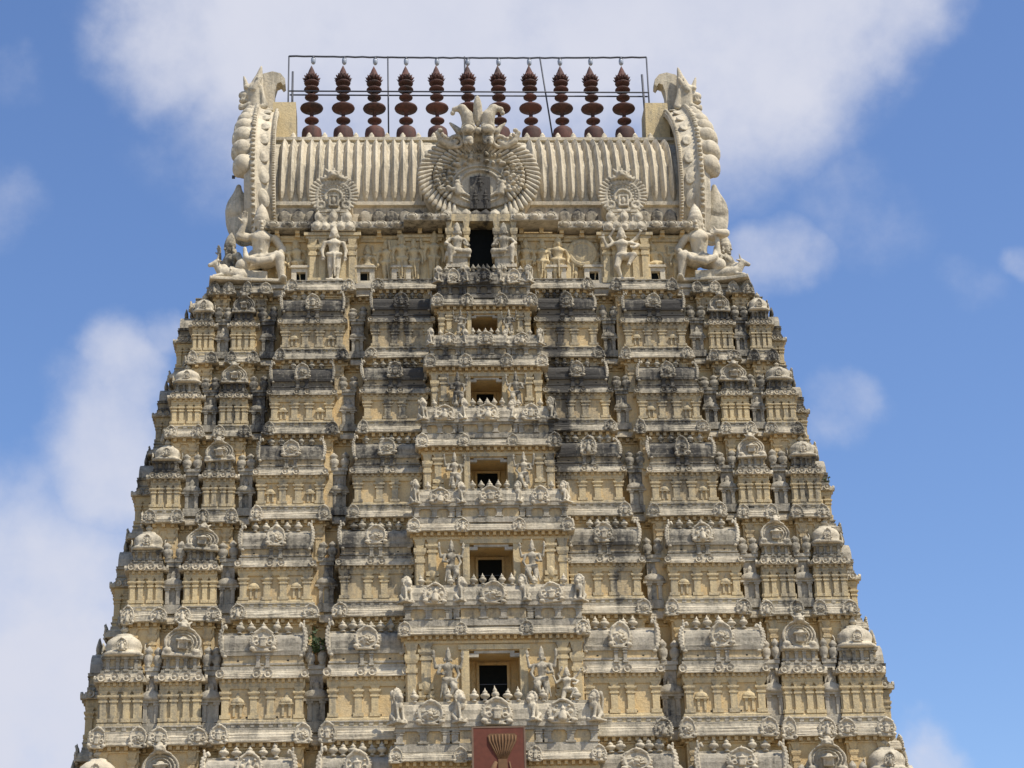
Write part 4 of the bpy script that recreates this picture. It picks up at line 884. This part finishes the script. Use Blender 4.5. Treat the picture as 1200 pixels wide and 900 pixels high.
for s in (-1, 1):
    rel += [('hard', 't', (s*1.10, -.03, -.28), .20, .055), ('hard', 't', (s*1.12, -.05, -.28), .08, .05), ('hard', 't', (s*.95, -.03, .25), .13, .05), ('hard', 'c', (s*.75, -.05, -.95), (s*.8, -.08, -.55), .14, .11), ('hard', 'e', (s*.80, -.1, -.40), (.10, .1, .12)), ('hard', 'c', (s*.85, -.06, -.75), (s*1.4, -.05, -.85), .12, .06), ('hard', 'c', (s*1.4, -.05, -.85), (s*1.45, -.04, -.55), .05, .04)]
    for i in range(6): rel.append(('hard', 'e', (s*(.62+.02*i), -.06, -.95+.17*i), (.07, .06, .07)))
obj('gable_relief', sculpt('gable_relief', rel, (-1.75, -.25, -1.75), (1.75, .26, 1.75), .042, [PALE], .03), gab, (GC[0], GC[1]-.03, GC[2]), 0, (1.10, 1.2, .86), stain=.22)
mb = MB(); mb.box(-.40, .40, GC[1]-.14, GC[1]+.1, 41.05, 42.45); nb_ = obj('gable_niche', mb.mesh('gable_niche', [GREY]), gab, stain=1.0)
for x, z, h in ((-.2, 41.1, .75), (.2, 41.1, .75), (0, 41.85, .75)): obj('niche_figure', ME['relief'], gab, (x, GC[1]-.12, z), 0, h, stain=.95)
obj('monster_face', ME['face'], gab, (-.05, -6.55, 43.72), rot=(rad(14), 0, 0), sc=(1.75, 1.5, 1.55), stain=.16)
# row of little heads on the beam below
hd = sculpt('beam_head', [('e', (0, 0, .16), (.15, .12, .15)), ('e', (0, -.08, .14), (.05, .06, .05)), ('t', (0, -.02, .15), .16, .04), ('e', (0, 0, .34), (.06, .06, .06))], (-.26, -.2, -.1), (.26, .16, .44), .03, [PALE], .03)
for i, x in enumerate(np.linspace(-1.3, 1.3, 8)): obj('beam_head', hd, gab, (float(x), -6.62, 40.62), stain=.75 if abs(x) < .5 else .2)
# --- smaller roof gables over the neck bays
for xc in (-5.72, 5.62):
    mb = MB(); mb.box(xc-.85, xc+.85, GY-.62, GY+.3, ZE-.20, ZE+.10); mb.box(xc-.6, xc+.6, GY-.50, GY+.3, ZE+.10, ZE+.75)
    mb.lathe([(.74, 0), (.74, 2.2)], 20, (xc, GY-.30, 41.78), axis='y', smooth=False)
    for s in (-1, 1):
        pilaster(mb, xc+s*.38, GY-.50, ZE+.10, ZE+.75, .2, .1)
    g2 = obj('roof_gable', mb.mesh('roof_gable', [PALE]), TOWER, stain=.15)
    obj('fan_gable', ME['fan'], g2, (xc, GY-.42, 41.78), 0, (1.62, 1.3, 1.55), stain=.2)
    for x in (-.62, -.31, 0, .31, .62): obj('beam_head', hd, g2, (xc+x, GY-.62, ZE-.18), 0, .95, stain=.2)
    for x in (-.55, 0, .55): obj('beam_head', hd, g2, (xc+x, GY-.55, ZE+.22), 0, (.9, 1, 1.25), stain=.2)

# --- gable ends of the barrel roof
GP = [(-4.75, 40.95), (-5.15, 41.8), (-5.25, 42.8), (-5.1, 43.8), (-4.75, 44.8), (-4.15, 45.8), (-3.3, 46.75), (-2.3, 47.65), (-1.2, 48.5), (0, 49.1)]
LEAN = lambda z: .03*(z-41.0)
full = GP+[(-y, z) for y, z in GP[::-1][1:]]
SHL = sculpt('shell_leaf', [('e', (0, 0, .9), (.55, .22, .95)), ('c', (-.15, 0, 1.2), (.02, 0, 2.05), .35, .10), ('e', (-.1, -.1, .6), (.40, .2, .5))], (-.75, -.35, -.1), (.7, .3, 2.3), .05, [PALE], .06, .02)
for s in (-1, 1):
    mb = MB(); nf_ = len(full)
    v = []; f = []
    prof = [(8.0, -.10), (8.0, .10), (8.12, .16), (8.2, .05), (8.75, .22), (8.80, .34), (8.98, .34), (9.02, .20), (9.25, .05), (9.25, -.6)]
    for i, (y, z) in enumerate(full):
        a = np.array(full[max(i-1, 0)]); b = np.array(full[min(i+1, nf_-1)]); d = (b-a)/np.linalg.norm(b-a); nn = np.array([-d[1], d[0]])
        for xx, o in prof: v.append((s*(xx+LEAN(z)), y+nn[0]*o, z+nn[1]*o))
    k = len(prof)
    for i in range(nf_-1):
        for q in range(k-1):
            w4 = (i*k+q, i*k+q+1, (i+1)*k+q+1, (i+1)*k+q); f.append(w4[::-1] if s > 0 else w4)
    # closing face of the gable (tympanum)
    o = len(v); v += [(s*(9.0+LEAN(z)), y, z) for y, z in full]; f.append(tuple(range(o, o+nf_)))
    mb.add(v, f); arch = obj('gable_arch', mb.mesh('gable_arch', [PALE]), TOWER, stain=.08)
    # beads and carved panels running up the band
    T = []
    for i in range(len(GP)-1):
        for q in np.linspace(0, 1, 9)[:-1]: T.append((np.array(GP[i])*(1-q)+np.array(GP[i+1])*q, np.array(GP[i+1])-np.array(GP[i])))
    mb = MB()
    for i, (p, d) in enumerate(T):
        d = d/np.linalg.norm(d); nn = np.array([-d[1], d[0]])
        if i % 2 == 0: mb.lathe([(.02, -.08), (.08, -.05), (.10, 0), (.08, .05), (.02, .08)], 8, (s*(8.88+LEAN(p[1])), p[0]+nn[0]*.38, p[1]+nn[1]*.38))
        mb.lathe([(.02, -.05), (.06, -.03), (.07, 0), (.06, .03), (.02, .05)], 6, (s*(8.08+LEAN(p[1])), p[0]+nn[0]*.17, p[1]+nn[1]*.17))
    bd = obj('bead_band', mb.mesh('bead_band', [PALE]), arch, stain=.1); bd['kind'] = 'stuff'
    for i in range(3, len(T), 8):
        p, d = T[i]; d = d/np.linalg.norm(d); nn = np.array([-d[1], d[0]]); tilt = math.atan2(-d[0], d[1])
        mb = MB(); mb.lathe([(.20, 0), (.225, .04), (.20, .08), (.14, .07), (.10, .11), (.02, .13)], 14, sy=2.0)
        me = mb.mesh('band_panel', [PALE])
        for vv in me.vertices: vv.co = (vv.co.x, -vv.co.z, vv.co.y)
        me.flip_normals()
        th_ = math.atan2(nn[1], -nn[0])
        obj('band_panel', me, arch, (s*(8.47+LEAN(p[1])), p[0]+nn[0]*.12, p[1]+nn[1]*.12), rot=(-th_, rad(14)*s, 0), stain=.1)
    # leaf lobes
    spots = [(7.9, .55, 1.25), (7.15, .66, 1.3), (6.4, .76, 1.35), (5.6, .84, 1.4), (4.8, .88, 1.45), (3.9, .88, 1.5), (3.05, .80, 1.5)]
    for t, L, sc_ in spots:
        i = int(t); q = t-i; p = np.array(GP[i])*(1-q)+np.array(GP[i+1])*q
        for sy in (1, -1):
            obj('leaf_lobe', ME['lobe'], arch, (s*(8.98+LEAN(p[1])), sy*p[0], p[1]+.05), rot=(0, s*.06, 0), sc=((1 if s < 0 else -1)*L, 1.0, 1.25*sc_), stain=.10+rng.uniform(-.1, .1))
    # broad shell leaf above the guardian's shoulder
    for sy in (1, -1): obj('shell_leaf', SHL, arch, (s*9.2, sy*-4.7, 40.4), rot=(0, s*rad(8), 0), sc=((1 if s < 0 else -1)*1.25, 1.0, 1.3), stain=.18)
    obj('gable_beast', ME['beast'], arch, (s*9.22, -.45, 49.35), 0, (1.6 if s < 0 else -1.6, 1.4, 1.6), stain=.12)
    # curled crest behind the beast
    oc = [(-.42, 0), (-.40, .6), (-.50, 1.1), (-.62, 1.5), (-.45, 1.80), (-.05, 1.92), (.30, 1.82), (.50, 1.55), (.52, 1.30), (.42, 1.22), (.32, 1.38), (.16, 1.30), (.06, .9), (.04, 0)]
    mb = MB(); oo = [(x, z) for x, z in oc]
    mb.extr([(x*(1 if s < 0 else -1), z) for x, z in (oo[::-1] if s < 0 else oo)], -.30, .30)
    obj('curled_crest', mb.mesh('curled_crest', [PALE]), arch, (s*8.55, .1, 49.3), stain=.1)
    mb = MB(); mb.box(-.55, .50, -.75, .75, -1.3, .62, 0, .04, .05); obj('ridge_block', mb.mesh('ridge_block', [CREAM]), arch, (s*8.0, 0, 48.75), stain=-.15)

# --- door porch of the crowning storey
mb = MB()
for s in (-1, 1): mb.box(min(s*.50, s*1.35), max(s*.50, s*1.35), -6.75, GY, 37.3, 40.40)
mb.box(-1.45, 1.45, -6.85, GY, 40.36, 40.66); mb.box(-.52, .52, -6.1, GY+.2, 37.3, 40.38, 1)
for s in (-1, 1):
    for x in (.58, 1.25): pilaster(mb, s*x, -6.75, 38.0, 40.38, .22, .1)
po = obj('crown_porch', mb.mesh('crown_porch', [CREAM, OPENING]), TOWER, stain=.25)
mb = MB(); mb.box(-1.7, 1.7, -7.2, GY, 36.55, 37.32); obj('porch_floor', mb.mesh('porch_floor', [OCHRE]), po)
for s in (-1, 1):
    mb = MB(); mb.box(-.32, .32, -.28, .28, 0, .18); mb.box(-.36, .36, -.32, .32, .78, .92)
    for x in (-.26, -.09, .09, .26): mb.box(x-.055, x+.055, -.26, .26, .17, .79)
    mb.box(-.2, .2, -.15, .15, .17, .79, 1)
    obj('lattice_pedestal', mb.mesh('lattice_pedestal', [PALE, OPENING]), po, (s*.98-.05, -7.15, 37.28), stain=.15)
# small dark spout on the flank of the gable
mb = MB(); mb.tube([(.3, 0, 0), (-.25, 0, .02)], .025); mb.box(-.32, -.2, -.05, .05, -.06, .05); obj('flood_lamp', mb.mesh('flood_lamp', [IRON]), TOWER, (-9.6, -3.6, 44.1))
# --- stone base below
mb = MB(); P6 = plan(6)[0]
for a, b, o in ((9.2, 9.7, .35), (5.2, 9.2, .15), (4.7, 5.2, .5), (1.2, 4.7, .3), (0, 1.2, .7)):
    mb.box(-14.6-o, 14.6+o, YF[6]-.6-o, -YF[6]+.6+o, a, b)
mb.box(-2.6, 2.6, YF[6]-2.2, YF[6], 0, 8.4); mb.box(-2.0, 2.0, YF[6]-2.25, YF[6]-2.1, 0, 6.6, 1); mb.box(-4.2, 4.2, YF[6]-1.2, YF[6], 9.7, 13.6)
sb = obj('stone_base', mb.mesh('stone_base', [STONE, OPENING]), TOWER, stain=.2)
pm = small_pil_mesh(3.5, .7, .25)
for x in np.arange(-13.5, 14, 1.8):
    if abs(x) > 3.2: obj('pilaster', pm, sb, (float(x), YF[6]-.9, 1.2)); obj('pilaster', pm, sb, (float(x), YF[6]-.75, 5.4))

# ------------------------------------------------------------------ statues (things of their own)
def statue(name, me, loc, rz, sc, label, group=None, st=.1, bodyname='body'):
    o = bpy.data.objects.new(name, me); col.objects.link(o); o.location = loc; o.rotation_euler = (0, 0, rz)
    o.scale = (sc, sc, sc) if isinstance(sc, (int, float)) else sc
    o['stain'] = st
    return tag(o, label, 'statue', group)
place = ['doorway just below the crowning storey', 'second doorway below the crowning storey', 'third doorway below the crowning storey', 'second doorway above the red panel', 'doorway just above the red panel']
for j in range(0, 5):
    zb = ZP[j+1]; Ht = ZP[j]-zb; hw = HC[j]-.22; h = (.475 if j else .45)*Ht
    for s in (-1, 1):
        lab = 'four-armed crowned stucco figure with club, flanking the '+place[j]
        if j == 4: lab = 'four-armed crowned stucco figure with club beside the small dancing figure, above the red panel' if s > 0 else 'four-armed crowned figure with club, at the doorpost above the red panel without a dancing figure'
        statue('guardian_statue', ME['guardian'], (s*.525*hw, PY[j]-.26, zb+.335*Ht), s*-.12, (h*(1 if s < 0 else -1)*.80, h*.85, h), lab, 'door guardians of the '+place[j], CST[j]*.8+.18)
    mb = MB(); mb.box(-hw*.98, hw*.98, PY[j+1]+.1, PY[j]+.05, zb, zb+.335*Ht); obj('terrace', mb.mesh('terrace', [OCHRE]), TOWER)
statue('dancing_statue', ME['dancing'], (.80*(HC[4]-.22), PY[4]-.22, ZP[5]+.335*(ZP[4]-ZP[5])), -.1, 1.45, 'small dancing stucco figure beside a club-bearing guardian, above the red panel', None, .1)
statue('corner_guardian', ME['giant_a'], (-8.52, -6.10, Z0+.0), .10, (2.95, 3.0, 3.45), 'huge crouching stucco guardian with palm raised, under the gable end', None, .02)
statue('corner_guardian', ME['giant_b'], (8.55, -6.10, Z0+.0), -.10, (2.95, 3.0, 3.45), 'huge crouching stucco guardian with forearm held level, under the gable end', None, .0)
statue('bull_statue', ME['bull'], (-9.62, -6.55, Z0-.02), .12, 1.42, 'reclining stucco bull on the cornice beside the guardian with raised palm', None, .05)
statue('bull_statue', ME['bull'], (9.55, -6.5, Z0-.02), math.pi-.3, 1.42, 'crumbling reclining stucco bull beside the guardian with level forearm', None, .15)
statue('flank_guardian', ME['giant_a'], (-9.72, -5.15, Z0-.02), -.9, (2.5, 2.2, 2.75), 'dark weathered crouching figure on the flank behind the bull and the raised-palm guardian', None, .25)
statue('flank_guardian', ME['giant_b'], (9.72, -5.15, Z0-.02), .9, (2.5, 2.2, 2.65), 'pale crouching figure on the flank behind the guardian with level forearm', None, .3)
statue('standing_statue', ME['standing'], (-5.68, GY-.62, Z0), .05, 2.35, 'slender standing stucco figure with arms hanging, below a small roof gable', None, .0)
statue('dancing_statue', ME['dancing'], (5.45, GY-.62, Z0), -.05, 2.3, 'dancing stucco figure with lifted knee, below a small roof gable', None, .05)
for s in (-1, 1):
    statue('porch_statue', ME['seated'], (s*.90-.05, -7.0, 37.95), s*-.1, (1.85*s, 1.9, 2.15), 'seated stucco porch guardian above a lattice pedestal beside the topmost doorway', 'seated guardians of the topmost doorway', .3)

# ------------------------------------------------------------------ copper finials on the ridge
def lathe_mesh(name, prof, n=20, m=COPPER):
    mb = MB(); mb.lathe(prof, n); return mb.mesh(name, [m])
def bead(name, z, r, a, n=22):
    return lathe_mesh(name, [(.085, z-.30), (.085, z-a*1.4), (r*.45, z-a*1.02), (r*.80, z-a*.72), (r*.96, z-a*.35), (r, z), (r*.96, z+a*.35), (r*.80, z+a*.72), (r*.45, z+a*1.02), (.085, z+a*1.4), (.085, z+.28)], n)
kb = lathe_mesh('base_bowl', [(.40, -.75), (.43, -.3), (.43, -.05), (.40, .08), (.30, .17), (.10, .22)])
kd = bead('lower_ring', .52, .31, .092); kp = bead('pot', 1.10, .50, .135); kr = bead('upper_ring', 1.61, .30, .092); k1 = bead('neck_ring', 1.98, .335, .088); k2 = bead('neck_ring', 2.28, .325, .088)
k3 = lathe_mesh('crown_bud', [(.10, 2.36), (.24, 2.42), (.28, 2.52), (.24, 2.64), (.18, 2.70), (.16, 2.76), (.10, 2.92), (.01, 3.12)], 14)
mb = MB()
for r in range(3):
    for i in range(11):
        a = 2*math.pi*(i+.5*r)/11; z = 2.40+.075*r; R0 = .24-.02*r; R1 = .40-.05*r
        ca, sa = math.cos(a), math.sin(a)
        mb.tube([(ca*R0, sa*R0, z), (ca*(R0+R1)/2, sa*(R0+R1)/2, z+.03), (ca*R1, sa*R1, z+.11)], [.05, .04, .006], 5)
spk = mb.mesh('crown_spikes', [COPPER])
KX = [-6.86+1.346*i for i in range(11)]
for i, x in enumerate(KX):
    o = bpy.data.objects.new('roof_finial', kb); col.objects.link(o); o.location = (x, -.35, 48.10); o.rotation_euler = (rng.uniform(-.02, .02), rng.uniform(-.022, .022), rng.uniform(0, 6)); o.scale = (1.0, 1.0, 1.06+rng.uniform(-.01, .012))
    o['stain'] = .3
    tag(o, 'dark copper pot finial with spiked crown in the row along the roof ridge', 'finial', 'row of copper finials on the ridge')
    for nm, me in (('lower_ring', kd), ('pot', kp), ('upper_ring', kr), ('neck_ring', k1), ('neck_ring', k2), ('crown_bud', k3), ('crown_spikes', spk)):
        c_ = obj(nm, me, o, stain=rng.uniform(0, .5))
# ------------------------------------------------------------------ iron frame with hanging lamps
FR = bpy.data.objects.new('lamp_frame', None); col.objects.link(FR); FR.location = (0, -.15, 48.0)
tag(FR, 'thin dark iron pipe frame with hanging lamps round the copper finials', 'frame')
def pipe(nm, a, b, r=.035): mb = MB(); mb.tube([a, b], r, 6); return obj(nm, mb.mesh(nm, [IRON]), FR)
mb = MB(); mb.tube([(x, .0, 4.02-.06*math.sin((x+7.9)/15.7*math.pi)+.012*math.sin(x*9)) for x in np.linspace(-7.9, 7.75, 50)], .045, 6); obj('top_rail', mb.mesh('top_rail', [IRON]), FR)
pipe('middle_rail', (-7.85, .1, 2.12), (7.72, .1, 2.08)); pipe('middle_rail', (-7.85, -.45, 1.98), (7.72, -.45, 1.95))
for x, lean in ((-7.9, 0), (-3.6, .02), (-.25, 0), (3.05, .45), (7.75, 0)): pipe('post', (x+lean, 0, -.2 if abs(x) < 7 else -.0), (x, 0, 4.02), .035)
pipe('brace', (-7.72, -.05, .2), (-7.72, -.05, 3.2), .05); pipe('brace', (7.55, -.05, .2), (7.5, -.05, 3.1), .05)
mb = MB(); mb.lathe([(.02, .03), (.05, 0), (.07, -.06), (.10, -.10)], 10, m=1); mb.lathe([(.09, -.10), (.105, -.16), (.10, -.30), (.06, -.36)], 10); lm = mb.mesh('hanging_lamp', [GLASS, IRON])
for x in KX: obj('hanging_lamp', lm, FR, (x+.02, 0, 4.0-.06*math.sin((x+7.9)/15.7*math.pi)))
# ------------------------------------------------------------------ red painted panel with a golden hooded emblem
PN = bpy.data.objects.new('painted_panel', None); col.objects.link(PN); PN.location = (.02, PY[5]-.62, 16.6)
tag(PN, 'red painted board with a golden hooded emblem below the lowest parapet', 'panel')
mb = MB(); mb.box(-.86, .86, -.05, .05, 0, 2.92); obj('board', mb.mesh('board', [RED]), PN)
mb = MB()
for s in (-1, 1): mb.box(s*.87-.03, s*.87+.03, -.06, .06, 0, 2.93)
mb.box(-.84, .84, -.06, .06, 2.90, 2.95); obj('border', mb.mesh('border', [plain('board_edge', (.16, .10, .06))]), PN)
cx = .12
for i in range(9):
    a = (i-4)/4.0; mb = MB(); mb.tube([(cx+a*.13, -.06, 1.85), (cx+a*.28, -.075, 2.15), (cx+a*.43, -.08, 2.45), (cx+a*.45, -.075, 2.68-.05*a*a)], [.015, .026, .03, .022], 8); obj('hood_rib', mb.mesh('hood_rib', [GOLD]), PN)
mb = MB(); mb.extr([(cx-.13, 1.8), (cx+.13, 1.8), (cx+.46, 2.42), (cx+.50, 2.62), (cx+.42, 2.70), (cx-.42, 2.70), (cx-.50, 2.62), (cx-.46, 2.42)], -.068, -.04); obj('hood', mb.mesh('hood', [GOLD]), PN)
mb = MB(); mb.extr([(cx-.17, .5), (cx+.17, .5), (cx+.15, 1.84), (cx-.15, 1.84)], -.075, -.04); obj('pillar', mb.mesh('pillar', [GOLD]), PN)
mb = MB(); mb.tube([(cx-.22, -.06, 1.75), (cx-.36, -.07, 1.45), (cx-.42, -.07, 1.1), (cx-.30, -.07, .7)], [.06, .10, .11, .08], 8); obj('coil', mb.mesh('coil', [GOLD]), PN)
mb = MB(); mb.tube([(cx+.22, -.06, 1.75), (cx+.27, -.07, 1.45), (cx+.28, -.07, 1.1), (cx+.24, -.07, .7)], [.02, .03, .03, .02], 8); obj('coil', mb.mesh('coil', [GOLD]), PN)
# ------------------------------------------------------------------ weeds rooted in the masonry
def weed(loc, n, L, label):
    t = bpy.data.objects.new('weed', None); col.objects.link(t); t.location = loc; tag(t, label, 'plant')
    sm = MB(); lf = MB()
    for i in range(n):
        a = rng.uniform(0, 6.28); tl = rng.uniform(.1, .8); q = Vector((math.cos(a)*tl, math.sin(a)*tl, 1)).normalized()*L*rng.uniform(.5, 1)
        sm.tube([(0, 0, 0), q*.5, q], [.015, .012, .005], 5)
        for k in range(16):
            p = q*rng.uniform(.25, 1.05); d = Vector(rng.normal(size=3)).normalized()*L*.16; e = d.cross(Vector(rng.normal(size=3))).normalized()*L*.06
            lf.add([p, p+d*.5+e, p+d, p+d*.5-e], [(0, 1, 2, 3)])
    obj('stems', sm.mesh('stems', [STEM]), t); obj('leaves', lf.mesh('leaves', [LEAF]), t)
weed((-6.08, YF[5]+.15, 22.6), 12, .95, 'dark green bush growing in the gap beside an oblong shrine')
weed((12.85, -5.75, 29.72), 6, .5, 'small green tuft sprouting from the flank cornice')
